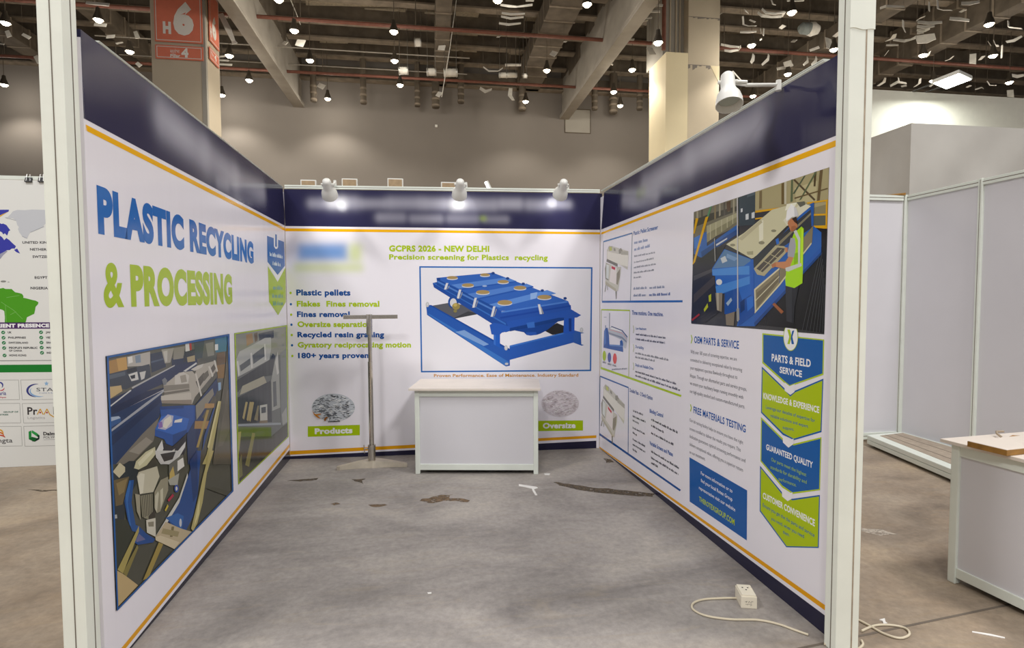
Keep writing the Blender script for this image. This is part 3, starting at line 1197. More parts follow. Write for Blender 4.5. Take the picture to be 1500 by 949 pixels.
P('#8d8468', '140,550 160,470 168,472 160,556')
P('#c2c2ba', '172,470 213,463 215,560 174,564')
P('#50545a', '180,482 206,477 206,510 181,514')
P('#7a6a54', '170,556 215,552 215,570 170,572')
P('#a0a29c', '235,332 262,185 280,282 286,482 240,502')
P('#c8c8c2', '258,230 272,170 278,290 268,300')
P('#585d62', '245,340 262,335 268,470 248,480')
P('#7d8184', '285,182 321,150 328,640 290,562')
P('#a4a6a4', '295,520 320,480 326,560 300,580')
P('#9aa2a8', '48,574 290,566 290,578 48,586')
P('#5a6b30', '46,590 236,590 236,642 48,644')
P('#44443c', '50,644 238,642 330,562 332,642 53,905')
P('#8a8450', '90,802 130,622 146,626 112,812')
P('#a8a060', '46,620 68,615 60,702 52,762')
P('#7c7a50', '52,800 70,740 76,860 54,880')
s.frame('#9ab41c', [(30, 68), (325, 22), (333, 645), (52, 912)], 8)
s.build('factory_picture', M['flex'], pic)['label'] = 'printed pale machine on a crate'

# ---- right sheet
RB = sheet('wall_banner', RIGHT, RIGHT.len, 2.50, 'glossy printed sheet on the right booth wall with worker picture, arrow cells and small text', cap=True)
pu = RIGHT.uv
soft_header(RIGHT, RB, [(885, 281.5), (1240, 73), (1234, 195), (881, 336)], [
    (pu(1010, 232), pu(1105, 185), 0.11, pale(), 1.0), (pu(945, 272), pu(1010, 240), 0.1, pale(0.8), 0.9), (pu(915, 292), pu(960, 285), 0.08, pale(0.75), 0.8),
    (pu(935, 285), pu(943, 281), 0.05, hexc('#a3bd14', 0.6), 0.35)], 120, 26, 'navy header with pale soft lettering', cap=True)
band_part('gold_stripe', RIGHT, RB, GOLD, [(881, 340.5), (1234, 201.5), (1234, 210.7), (881, 343.4)], 0.0006, cap=True, label='gold stripe under the header')
UR = RIGHT.len
gt, gb, kt = ((874.5, 651), (1209, 886.4)), ((874.5, 653.8), (1209, 894.3)), ((874.5, 656), (1209, 901.7))
band_uv('gold_stripe', RIGHT, RB, '#d99a14', [(0.004, RIGHT.uv(*gt[0])[1]), uend(RIGHT, *gt, UR), uend(RIGHT, *gb, UR), (0.004, RIGHT.uv(*gb[0])[1])], 0.0006, True, 'gold stripe near the floor')
band_uv('skirting_band', RIGHT, RB, '#26253a', [(0.004, RIGHT.uv(*kt[0])[1]), uend(RIGHT, *kt, UR), (UR, 0.0), (0.004, 0.0)], 0.0006, True, 'navy foot band')

# worker picture
s = Sheet(RIGHT, 0.0007).crop(1000, 240, 3.652)
s.poly('#3a3a3c', '60,258 785,18 758,912 47,855')
pic = s.build('picture_panel', M['flex'], RB)
pic['label'] = 'large factory picture with a worker'
s = Sheet(RIGHT, 0.0010, gain=1.08).crop(1000, 240, 3.652)
s.edge = [s.px(*p) for p in ((60, 258), (785, 18), (758, 912), (47, 855))]
P = s.poly
P('#aca27a', '295,180 784,19 776,345 640,340 560,225 390,262 297,332')
P('#bfb68c', '600,130 720,90 715,200 610,210')
P('#8d8664', '660,245 776,215 774,330 690,330')
P('#77735f', '60,258 295,180 297,332 62,442')
P('#4c4a3c', '62,300 150,265 295,225 297,250 160,300 62,340')
for k, (x, h) in enumerate(((75, 70), (100, 60), (170, 90), (195, 80), (220, 85), (245, 70), (270, 90))):
    P(('#a39c84', '#5a5548', '#8a7c58')[k % 3], [(x, 250 - x * 0.28 + 15), (x + 9, 250 - x * 0.28 + 12), (x + 9, 250 - x * 0.28 + h), (x, 250 - x * 0.28 + h + 6)])
P('#5a4630', '236,205 258,197 258,250 238,256')
P('#3f4a50', '298,180 390,148 388,326 300,332')
P('#55626a', '345,165 388,150 388,165 346,180')
P('#cfd4d6', '338,270 354,265 354,296 338,300')
P('#cfd4d6', '370,262 386,256 386,288 370,292')
P('#cfd4d6', '312,240 322,237 322,256 312,260')
P('#6b5a3e', '735,34 752,28 735,195 720,198')
P('#52452f', '705,42 718,38 712,120 702,120')
P('#5a4c38', '592,86 602,82 712,190 705,198')
P('#5f6b4d', '708,46 720,42 636,190 624,196')
P('#56604a', '650,65 660,62 600,160 590,160')
P('#5f6b4d', '582,85 592,82 590,200 578,205')
P('#6a5a3c', '600,180 778,128 778,134 600,188')
P('#c8c4ac', '545,98 558,93 556,215 545,216')
P('#6e5c38', '530,105 545,100 545,215 530,216')
P('#7a6a4a', '412,146 426,142 424,236 410,240')
P('#d9a520', '390,250 530,232 530,241 390,262')
P('#d9a520', '390,290 430,285 430,292 390,298')
P('#d9a520', '668,206 780,190 780,199 668,214')
P('#d9a520', '700,268 776,265 776,275 700,278')
P('#5c6258', '700,280 775,276 775,330 700,332')
P('#e0aa10', '700,331 776,328 775,346 700,346')
P('#d9a520', '768,200 778,198 775,340 766,340')
P('#a8a483', '130,332 290,262 292,310 130,422')
P('#8a8768', '130,375 290,285 292,310 130,422')
for k in range(5):
    s.line('#c4c0a0', (150 + k * 30, 325 - k * 13), (150 + k * 30, 405 - k * 21), 3)
P('#2f62a8', '62,396 130,362 132,440 292,326 302,370 100,502 62,482')
P('#3f78c0', '62,396 95,380 100,440 64,455')
P('#234a84', '100,470 300,345 302,372 104,502')
P('#c8ccd0', '180,430 240,395 240,402 182,440')
P('#2c2c30', '60,505 105,500 170,450 235,430 170,560 180,700 200,792 120,852 47,850')
P('#4a4848', '60,600 160,560 165,575 60,625')
P('#46403c', '60,700 170,600 175,640 60,745')
P('#5a8a60', '150,225 159,225 142,282 130,286')
P('#d8a818', '124,286 140,280 68,526 53,542')
P('#d8a818', '72,290 86,292 66,372 58,374')
P('#1e1e20', '700,340 775,348 762,905 590,880 400,860 620,560')
for k in range(13):
    s.line('#4c4e52', (640 + k * 22 - k * k * 0.6, 900), (745 + k * 3.0, 440 + k * 34), 2.2)
P('#2a62b4', '690,212 706,206 702,332 745,366 745,482 388,868 292,868 380,500 505,410')
P('#cfcba8', '235,430 330,370 480,246 620,206 690,226 560,332 385,502 370,506')
P('#e6e4cc', '410,312 434,300 434,402 412,420')
P('#dedbc4', '540,302 640,206 690,226 562,332')
P('#b9b494', '300,400 420,300 430,312 320,410')
P('#efeeda', '560,215 615,206 600,235 550,250')
P('#66665a', '612,206 655,200 660,218 632,232')
P('#a39f80', '345,470 380,466 380,486 350,486')
s.ell('#8d8a70', 425, 422, 16, 9)
s.ell('#8d8a70', 490, 358, 14, 7)
s.ell('#8d8a70', 270, 434, 14, 7)
P('#3a3e44', '378,505 500,410 620,300 702,232 702,332 690,345 545,440 385,560')
P('#8a8468', '505,430 700,250 700,262 510,445')
P('#2c6cc8', '500,405 515,395 520,425 506,432')
P('#2c5ca8', '688,214 706,207 703,330 692,334')
P('#2867c0', '160,560 226,455 376,512 382,722 332,762 252,810 226,802 228,692 182,700 176,600 160,596')
P('#1d4f9c', '228,692 300,660 330,760 252,810 226,802')
P('#5a7fa8', '228,458 374,514 330,546 164,560')
P('#c4ccd0', '205,505 230,492 242,520 215,532')
P('#7a9cc4', '240,480 300,505 280,520 236,500')
P('#4d8ed8', '160,565 360,545 360,592 165,597')
P('#4a8ad6', '178,656 362,600 362,642 186,702')
P('#9db4c8', '235,745 262,715 268,730 245,760')
s.ell('#e0e2e0', 198, 632, 16, 16)
P('#8a8070', '178,690 216,690 212,792 186,782')
P('#b0a894', '184,690 196,690 196,785 188,782')
P('#857a68', '232,806 282,790 276,866 236,862')
P('#1f50a0', '302,742 382,690 388,802 302,868')
P('#17386f', '310,740 335,720 335,780 312,800')
P('#2e70cc', '345,720 380,700 382,760 350,790')
P('#2a62bc', '366,510 382,510 384,705 370,712')
P('#b5ad8a', '384,560 500,436 545,440 562,450 560,472 440,600 402,592')
P('#55504a', '398,560 512,447 550,452 545,470 430,580')
for a, b in (((440, 520), (478, 540)), ((475, 485), (515, 505)), ((420, 572), (532, 458))):
    s.line('#b5ad8a', a, b, 4)
P('#8d8466', '388,672 520,562 520,642 392,796')
P('#857c62', '522,560 702,330 696,422 522,642')
P('#746b54', '400,690 515,592 515,630 402,770')
P('#d8d2b0', '388,792 520,642 692,420 694,428 522,652 390,800')
P('#d8d2b0', '386,670 520,556 522,564 388,680')
P('#d8d2b0', '386,672 393,668 396,790 390,796')
s.line('#d8d2b0', (390, 735), (520, 602), 4)
P('#2a5cb0', '386,822 745,442 745,486 390,870')
P('#1f4686', '386,850 745,470 745,486 390,870')
P('#a06038', '484,752 495,742 545,790 532,802')
P('#a03030', '50,832 90,800 96,808 55,840')
P('#b8c020', '116,778 136,745 140,766 120,792')
P('#b8c020', '142,705 156,695 156,735 144,738')
P('#34363c', '554,650 626,655 604,760 598,852 560,842')
P('#26282e', '590,665 626,655 604,760 598,852 588,850')
P('#a9e010', '553,620 560,560 578,498 582,420 600,370 640,335 652,346 648,560 645,638 602,664 556,652')
P('#c4f030', '640,345 650,350 646,540 636,545')
P('#8cc208', '600,480 632,470 630,520 600,540')
P('#a8a8ae', '566,470 582,396 604,398 610,440 606,470 600,500 566,496')
P('#c98a5f', '484,536 500,526 556,522 572,496 598,500 576,556 552,562 500,550 484,556')
P('#b87850', '478,540 500,526 505,545 486,558')
P('#c98a5f', '550,452 566,446 566,470 556,474')
P('#cfd3cf', '554,556 638,530 642,546 570,576 556,572')
P('#cfd3cf', '598,362 612,352 634,400 632,532 622,534 622,410')
P('#c08058', '570,306 588,290 612,300 620,336 596,362 582,360 576,342 570,330 566,318')
P('#a86c48', '586,335 605,330 615,340 596,362 584,360')
P('#3a2a20', '588,292 613,282 618,322 604,312 596,302')
P('#f4f4f2', '557,296 562,252 586,215 612,236 624,272 618,282 590,284 562,308')
P('#d2d2d4', '600,228 612,236 624,272 618,282 604,283')
P('#c8c8c8', '294,178 299,177 302,842 296,842')
P('#a8a8a4', '172,400 176,398 180,520 176,522')
P('#9a9a94', '292,775 306,772 308,835 294,838')
s.build('worker_picture', M['flex'], pic)['label'] = 'printed person in lime vest and white helmet beside a blue machine'

s = Sheet(RIGHT, 0.0007).crop(1005, 480, 4.745)
s.text('#1f55a0', 'OEM PARTS & SERVICE', 57, 58, 105, 368, 92, 148, 0.013)
s.poly('#a3bd14', '33,50 39,50 46,77 39,108 33,108 40,77')
s.build('heading_lettering', M['flex'], RB)['label'] = 'blue heading with green chevron, upper of two'
s = Sheet(RIGHT, 0.0007).crop(1005, 480, 4.745)
s.text('#1f55a0', 'FREE MATERIALS TESTING', 52, 545, 592, 415, 678, 730, 0.013)
s.poly('#a3bd14', '28,532 34,532 40,557 34,582 28,580 34,557')
s.build('heading_lettering', M['flex'], RB)['label'] = 'blue heading with green chevron, lower of two'
s = Sheet(RIGHT, 0.0007).crop(1005, 480, 4.745)
INK = '#4b4b55'
for r in (('With over 180 years of screening expertise, we are', 32, 152, 178, 353, 205, 230), ('committed to delivering exceptional value by ensuring', 30, 208, 232, 390, 280, 305),
          ('your equipment operates flawlessly throughout its', 30, 264, 288, 357, 331, 357), ('lifespan. Through our aftermarket parts and service groups,', 28, 318, 342, 422, 413, 440),
          ('we ensure your machinery keeps running smoothly with', 28, 370, 395, 398, 470, 495), ('our high-quality stocked and custom-manufactured parts.', 27, 426, 450, 410, 536, 562),
          ('Our lab testing facility helps to ensure you have the right', 25, 628, 650, 397, 785, 810), ('screens installed to deliver the results you require. This', 25, 686, 709, 380, 836, 862),
          ('dedication guarantees optimal screening performance and', 25, 740, 763, 412, 911, 937), ('delivers exceptional value, offering you a superior return', 25, 795, 818, 396, 976, 1002), ('on our investment.', 25, 850, 872, 134, 900, 924)):
    if r[0].startswith('Our lab'):
        s.build('paragraph_lettering', M['flex'], RB)['label'] = 'small grey paragraph under the upper blue heading'
        s = Sheet(RIGHT, 0.0007).crop(1005, 480, 4.745)
    s.text('#5a5a64', *r, bold=-0.002, res=2)
s.build('paragraph_lettering', M['flex'], RB)['label'] = 'small grey paragraph under the lower blue heading'
s = Sheet(RIGHT, 0.0007).crop(1000, 660, 6.782)
s.poly('#1a569c', '68,65 642,395 638,892 70,505')
s.text('#e6ecf2', 'For more information or to', 182, 203, 236, 495, 384, 420, 0.006, 2)
s.text('#e6ecf2', 'find your local Rotex Group', 182, 276, 309, 495, 466, 504, 0.006, 2)
s.text('#e6ecf2', 'representative visit our website', 163, 348, 380, 523, 568, 606, 0.006, 2)
s.text('#a9c01a', 'THEROTEXGROUP.COM', 165, 452, 500, 517, 682, 745, 0.014, 2)
s.build('contact_box', M['flex'], RB)['label'] = 'dark blue box with white and green lettering'


def cell(name, outer, inner, co, ci, texts, label):
    s = Sheet(RIGHT, 0.0007).crop(0, 0, 1)
    s.poly(co, outer)
    s.poly(ci, inner)
    for t in texts:
        s.text(*t)
    o = s.build(name, M['flex'], RB)
    o['label'] = label
    return o


def T(color, body, x0, t0, b0, x1, t1, b1, bold): return (color, body, x0, t0, b0, x1, t1, b1, bold, 3)


LG, LB2 = '#a9c21a', '#1c599e'
cell('arrow_cell', '1116.8,487.9 1207.5,497.2 1206.4,548.9 1165,563.2 1157,565.9 1149.8,561.4 1116.8,531.8', '1118.4,490.1 1205.9,498.7 1205,547 1164.1,561.4 1157,564.1 1150.2,558.7 1118.3,530', LG, LB2,
     [T('#f0f0f0', 'PARTS & FIELD', 1130.6, 518, 529, 1187.8, 526.5, 538, 0.017), T('#f0f0f0', 'SERVICE', 1142.3, 536.7, 546, 1175, 543, 552.8, 0.017)], 'blue arrow cell lettered parts and field service')
cell('arrow_cell', '1116.1,536.7 1148.9,568.2 1157.9,578.4 1165,572 1206.3,554.5 1203.5,632.8 1163,644.6 1156,641 1147,637 1114.9,604.4', '1117.3,540.3 1148.9,570.8 1157.9,580.8 1165,574.6 1204.9,557.4 1202.2,630.8 1163,642.4 1156,638.8 1147.6,634.2 1116.3,603.2', LB2, '#a6bb10',
     [T('#f0f0f0', 'KNOWLEDGE & EXPERIENCE', 1118.4, 574.8, 583.8, 1200.3, 595.5, 605.3, 0.017), T('#1f5a90', 'Leverage our decades of expertise for', 1122, 593.3, 598.2, 1194, 613.2, 618.6, 0.006),
      T('#1f5a90', 'reliable solutions and expert', 1129, 606, 610.7, 1183.9, 622, 626.8, 0.006), T('#1f5a90', 'support.', 1146.8, 623.2, 627.7, 1163.2, 626.6, 631.3, 0.006)], 'green arrow cell lettered knowledge and experience')
cell('arrow_cell', '1114.9,610.7 1147.7,643 1162.9,650 1203.4,640.2 1201.4,717.8 1161,723.4 1145.8,713.8 1114.1,675.6', '1116.2,614.4 1147.7,646 1162.9,652.4 1202,642.6 1200.1,716.2 1161,721 1146.2,711 1115.4,674.4', LG, LB2,
     [T('#f0f0f0', 'GUARANTEED QUALITY', 1122.5, 650, 658.5, 1190.8, 676.5, 686, 0.017), T('#8fb23c', 'Our parts meet the highest', 1130, 669.8, 675, 1181.3, 692.6, 698, 0.006),
      T('#8fb23c', 'standards for durability and', 1128.7, 680.9, 686, 1181.9, 703.4, 708.7, 0.006), T('#8fb23c', 'performance.', 1141, 698.5, 703.4, 1166.7, 707.8, 712.9, 0.006)], 'blue arrow cell lettered guaranteed quality')
cell('arrow_cell', '1113.5,682 1145.8,721 1161,730.5 1201.2,724.8 1199.5,802.4 1152,801.4 1113,748.6', '1114.8,685.6 1145.8,723.8 1161,732.8 1199.9,727 1198.2,800.8 1152.6,799.8 1114.3,747.6', LB2, '#a6bb10',
     [T('#f0f0f0', 'CUSTOMER CONVENIENCE', 1117.7, 720.7, 729.6, 1193.8, 761, 771.4, 0.017), T('#1f5a90', 'Ensure you get the the parts and service', 1117.7, 736.3, 741.8, 1193.2, 781, 787, 0.006),
      T('#1f5a90', 'you need, when you need', 1129.7, 756.2, 761.3, 1178, 782.8, 788.4, 0.006), T('#1f5a90', 'them.', 1147, 776, 781, 1156.6, 780.9, 786, 0.006)], 'green arrow cell lettered customer convenience')
for k, pts in enumerate(('1149.8,559.8 1157,565.5 1164.6,562.5 1164.3,573.9 1158.4,578.4 1149.8,572.2', '1147,637.2 1157,645 1163,642.2 1162.7,650.2 1155.5,655.6 1147.4,648', '1145.8,713.8 1155,722.8 1161.4,721 1161.1,730 1154.3,734 1146.1,727')):
    s = Sheet(RIGHT, 0.0018).crop(0, 0, 1)
    s.poly('#e4e2e6', pts)
    s.build('arrow_notch', M['flex'], RB)['label'] = 'small white arrow between two cells'
s = Sheet(RIGHT, 0.0018).crop(1105, 470, 5.58)
s.ell('#a3bd14', 300, 130, 60, 116, 40)
s.ell('#e9e7ec', 300, 130, 56, 110, 40)
s.poly('#a3bd14', '272,70 294,70 308,128 292,190 272,188 288,130')
s.poly('#1c599e', '312,82 330,76 314,130 328,190 308,190 300,140')
s.build('emblem', M['flex'], RB)['label'] = 'white oval emblem with green and blue X'

# small panels in the corner column
for q, top, side, bot, lab in (
        (((884, 354), (926.3, 341.4), (923.6, 440), (882, 441.8)), '#3f74ac', '#7d8796', ('#2a62a8', (881.9, 441.9), (1000, 441.2), 3.0), 'small machine picture with blue rules, topmost of the corner column'),
        (((881, 453.5), (922.8, 454.7), (921, 551.5), (880.2, 538.8)), '#a3bd14', '#a9b080', ('#a3bd14', (880.2, 538.8), (998, 580), 3.0), 'small machine picture with green rules'),
        (((879.1, 551), (920.7, 567.7), (920.2, 664), (878, 635.6)), '#2a5c9c', '#3f5f90', ('#1c4f90', (878, 635.6), (996.8, 718.4), 2.8), 'small machine picture with blue rules, lowest of the corner column')):
    s = Sheet(RIGHT, 0.0007).crop(0, 0, 1)
    s.line(top, q[0], q[1], 2.0)
    s.line(side, q[1], q[2], 0.9)
    s.line(side, q[0], q[3], 0.9)
    s.line(bot[0], bot[1], bot[2], bot[3])
    o = s.build('picture_panel', M['flex'], RB)
    o['label'] = lab
    s = Sheet(RIGHT, 0.0010)
    P = s.poly
    if 'topmost' in lab or 'lowest' in lab:
        if 'topmost' in lab:
            s.crop(872, 330, 7.914)
        else:
            # the same drawing again, sheared down with the panel
            s.crop(872, 540, 6.327)
            base = P
            def P(col, pts, base=base):
                out = []
                for p in pts.split():
                    x, y = map(float, p.split(','))
                    u, v = (x - 95) / 330, (y - 190 + (x - 95) * 0.30) / 690
                    out.append((45 + 263 * u - 5 * v, 70 + 105 * u + (540 + 75 * u) * v * 0.985))
                base(col, out)
        P('#c2bfb4', '135,290 160,235 210,245 385,300 385,380 375,515 300,465 135,390')
        P('#dcd9ce', '140,300 255,330 385,345 380,480 260,450 140,385')
        P('#a6a394', '150,250 200,240 200,290 160,300')
        P('#8f8c80', '212,262 236,268 238,300 214,296')
        P('#8f8c80', '272,285 300,262 330,320 276,330')
        P('#aaa79a', '300,300 380,300 380,345 300,340')
        P('#b9c060', '165,255 190,250 195,290 170,295')
        P('#6f6d66', '135,388 260,445 260,480 130,420')
        P('#c4c1b4', '122,430 250,482 300,480 295,560 265,760 235,765 118,660')
        P('#8c897e', '112,500 128,440 160,460 155,640 118,620')
        P('#d3d8d4', '130,450 160,462 155,625 128,610')
        P('#e0d8d4', '185,465 250,490 245,690 165,650')
        P('#c03a48', '190,470 235,490 230,520 190,500')
        P('#8a8372', '250,560 290,500 285,600 262,690 245,680')
        P('#b2ac98', '118,645 240,735 250,775 118,685')
        P('#77756c', '122,690 130,690 118,770 110,770')
        P('#77756c', '235,770 250,760 248,850 240,860')
        P('#8a887e', '140,700 146,700 146,750 140,750')
    else:
        s.crop(872, 445, 8.26)
        P('#2a58a0', '108,330 125,290 150,290 165,370 172,500 335,505 338,582 100,530')
        P('#3f70b8', '112,330 130,300 130,480 108,500')
        P('#5f86c0', '172,490 335,500 335,520 172,508')
        P('#2a58a0', '300,450 325,430 340,470 338,510 300,505')
        P('#b8bcc4', '158,300 210,270 330,320 390,390 385,470 372,540 345,530 335,460 320,435 160,365')
        P('#8a90a0', '160,340 330,400 380,450 378,470 325,420 160,362')
        P('#cc9a9a', '165,305 330,350 385,425 385,432 328,360 165,313')
        P('#e4e4e8', '175,300 210,280 320,325 318,340')
        P('#243c70', '195,268 330,318 392,398 388,408 325,328 195,278')
        P('#8a8e98', '170,110 178,110 176,300 168,300')
        P('#7c88a8', '120,260 130,260 130,300 122,300')
        P('#9aa0b0', '105,158 138,158 138,164 105,164')
        s.ell('#a3bd14', 110, 628, 21, 62)
        s.ell('#5560a0', 172, 648, 21, 60)
        s.ell('#d84a4a', 238, 662, 23, 64)
        for k, (x, y) in enumerate(((88, 710), (150, 732), (212, 750))):
            s.scribble('#777a84', x, y, x + 45, y + 14, 22, 40 + k)
        s.scribble('#888b94', 200, 800, 385, 790, 16, 44)
    s.build('machine_picture', M['flex'], o)
s = Sheet(RIGHT, 0.0007).crop(920, 320, 7.59)
s.text('#3a66a6', 'Plastic Pellet Screener', 60, 143, 188, 333, 70, 118, 0.014)
s.crop(920, 445, 6.54)
s.text('#2a4f94', 'Three motions. One machine.', 38, 62, 104, 338, 80, 120, 0.014)
s.text('#2a5aa0', 'Low Headroom', 75, 222, 246, 175, 228, 252, 0.01)
s.text('#2a5aa0', 'Durability', 72, 394, 422, 152, 410, 438, 0.01)
s.text('#2a5aa0', 'Simple and Reliable Drive', 70, 568, 596, 243, 605, 635, 0.01)
for y in (245, 425, 600):
    s.poly('#a9b080', [(48, y - 38), (53, y - 38), (59, y), (53, y + 35), (48, y + 35), (54, y)])
s.crop(915, 560, 5.93)
s.text('#2a4f94', 'Double Pass - 2 Deck Option', 45, 50, 82, 243, 120, 155, 0.012)
s.text('#2456a0', 'Blinding Control', 218, 228, 262, 335, 270, 306, 0.014)
s.text('#2456a0', 'Variable Screens and Plates', 218, 506, 540, 420, 608, 645, 0.014)
s.build('heading_lettering', M['flex'], RB)['label'] = 'small blue headings of the corner column'
s = Sheet(RIGHT, 0.0007).crop(0, 0, 1)
n = 100
for c, x0, y0, x1, y1, h in (
        ('#7b8cb4', 929, 357.5, 949.6, 353, 4.6), ('#7b8cb4', 929, 367.5, 952, 362, 4.6), ('#8c8e9a', 929, 376.5, 959.5, 370.8, 2.6), ('#8c8e9a', 929, 385.4, 957.5, 379.4, 2.6),
        ('#8c8e9a', 928.6, 393, 960.6, 387.8, 2.6), ('#8c8e9a', 928.5, 400.6, 958, 396.6, 2.6), ('#8c8e9a', 928.3, 407.8, 939.8, 406.6, 2.6), ('#7d8aa8', 928, 424.3, 947.4, 423, 3.6),
        ('#7d8aa8', 951.4, 423, 973.4, 421.8, 3.6), ('#7d8aa8', 928, 434.3, 947, 433.6, 3.6), ('#4f68a0', 951, 433.6, 981.7, 432.4, 3.8),
        ('#55586a', 931.5, 490.6, 975.4, 496.2, 3.0), ('#55586a', 931.5, 497.8, 974.3, 503.6, 3.0), ('#7c7f8a', 930.7, 518, 979.3, 528.6, 3.0), ('#7c7f8a', 930.7, 524.2, 959, 529.8, 3.0),
        ('#55586a', 930.7, 545, 991, 563.6, 3.0), ('#55586a', 930.7, 551, 997, 573.2, 3.0),
        (INK, 927.6, 602.8, 942, 608.6, 2.8), (INK, 927, 610.6, 945.7, 619, 2.8), (INK, 927, 616.4, 936, 621.6, 2.8), (INK, 927, 627.4, 944.5, 636.6, 2.8), (INK, 927, 634.4, 933, 638.6, 2.8),
        (INK, 927, 644.2, 945.7, 655.2, 2.8), (INK, 927, 651.8, 945.4, 663.2, 2.8), (INK, 927, 659.2, 933, 663, 2.8),
        (INK, 954, 615.4, 993.4, 635.4, 3.2), (INK, 954, 624.2, 972.3, 634.4, 3.2), (INK, 954, 635.2, 987.5, 653, 3.2), (INK, 954, 662.2, 994.6, 687, 3.2), (INK, 954, 671.4, 994, 696, 3.2), (INK, 954, 679, 964, 685, 3.2)):
    n += 1
    s.scribble(c, x0, y0, x1, y1, h, n, 0.6)
s.build('paragraph_lettering', M['flex'], RB)['label'] = 'unreadable small print of the corner column'


# ------------------------------------------------------------------ booth frame: posts and rails
def post(name, y0, y1, x0, x1, grooves, side_seam, label, flip):
    root = thing(name, ((x0 + x1) / 2, (y0 + y1) / 2, 0), label, 'post', 'wrapped posts at the booth front')
    b = MB()
    b.box((x0, y0, 0.001), (x1, y1, 3.05))
    o = b.build('wrapped_body', M['post'], root, bevel=0.004)
    for gx, m, gw in grooves:
        g = MB()
        g.box((gx - gw, y0 - 0.0012, 0.004), (gx + gw, y0 + 0.002, 3.04))
        g.build('slot', m, root)
    sx = x1 if not flip else x0
    g = MB()
    g.box((sx - 0.0012, side_seam - 0.002, 0.004), (sx + 0.0012, side_seam + 0.002, 3.04))
    g.build('slot', M['groove'], root)
    return root


pl = post('wrapped_post', -3.12, -3.035, -0.035 - 0.012, 0.034, [(-0.004, M['groove'], 0.0016)], -3.07, 'white wrapped square post at the left front corner of the booth', False)
pr = post('wrapped_post', -3.33, -3.262, 3.010, 3.117, [(3.083, M['tan_groove'], 0.003)], -3.30, 'white wrapped square post at the right front corner with a tan slot', True)
for root, z, x0, x1, y in ((pl, 2.635, -0.05, 0.037, -3.1225), (pr, 2.585, 3.007, 3.12, -3.3325)):     # taped wrap seam high on each post
    b = MB()
    n = 8
    for k in range(n):
        a, c = x0 + (x1 - x0) * k / n, x0 + (x1 - x0) * (k + 1) / n
        dz = 0.003 * math.sin(k * 1.1)
        dz2 = 0.003 * math.sin((k + 1) * 1.1)
        b.hexa([(a, y, z + dz), (c, y, z + dz2), (c, y + 0.003, z + dz2), (a, y + 0.003, z + dz)], [(a, y, z + 0.5), (c, y, z + 0.5), (c, y + 0.003, z + 0.5), (a, y + 0.003, z + 0.5)])
    b.build('torn_wrap', M['post'], root)


def rail(wall, pts, name, label, h=0.034, t=0.04):
    """white aluminium top rail that follows the top edge of a printed wall."""
    root = thing(name, wall.w(wall.len / 2, 2.5, -t / 2), label, 'rail', 'white rails on top of the booth walls')
    b = MB()
    (u0, z0), (u1, z1) = pts
    b.hexa([wall.w(u0, z0, 0.002), wall.w(u1, z1, 0.002), wall.w(u1, z1, -t), wall.w(u0, z0, -t)], [wall.w(u0, z0 + h, 0.002), wall.w(u1, z1 + h, 0.002), wall.w(u1, z1 + h, -t), wall.w(u0, z0 + h, -t)])
    b.build('rail_bar', M['profile'], root, bevel=0.003)
    b = MB()
    b.hexa([wall.w(u0, z0 + h * .45, 0.003), wall.w(u1, z1 + h * .45, 0.003), wall.w(u1, z1 + h * .45, 0.0), wall.w(u0, z0 + h * .45, 0.0)],
           [wall.w(u0, z0 + h * .55, 0.003), wall.w(u1, z1 + h * .55, 0.003), wall.w(u1, z1 + h * .55, 0.0), wall.w(u0, z0 + h * .55, 0.0)])
    b.build('slot', M['groove'], root)
    return root


za, zb = BACK.uv(415.5, 276)[1], BACK.uv(882, 282.5)[1]
rail(BACK, [(0.005, za), (BACK.len - 0.005, zb)], 'top_rail', 'white top rail along the rear booth wall')
zc = RIGHT.uv(1240, 72)[1]
rail(RIGHT, [(0.02, zb + 0.006), (RIGHT.len - 0.12, zc + 0.004)], 'top_rail', 'thin white top rail along the right booth wall', h=0.014)
zl = LEFT.uv(118, 42)[1]
rail(LEFT, [(0.02, za + 0.002), (LEFT.len - 0.12, zl + 0.002)], 'top_rail', 'thin white top rail along the left booth wall', h=0.008)


# ------------------------------------------------------------------ arm spotlights
def lathe(prof, axis_o, axis_d, n=28):
    """profile [(r, t)] turned about an axis; returns an MB."""
    m = MB()
    d = Vector(axis_d).normalized()
    o = Vector(axis_o)
    h = Vector((0, 0, 1)) if abs(d.z) < 0.9 else Vector((1, 0, 0))
    x = d.cross(h).normalized()
    y = d.cross(x)
    for r, t in prof:
        for j in range(n):
            a = 2 * math.pi * j / n
            m.v.append(o + d * t + (x * math.cos(a) + y * math.sin(a)) * r)
    for k in range(len(prof) - 1):
        for j in range(n):
            j2 = (j + 1) % n
            m.f.append((k * n + j, k * n + j2, (k + 1) * n + j2, (k + 1) * n + j))
            m.c.append(None)
    return m


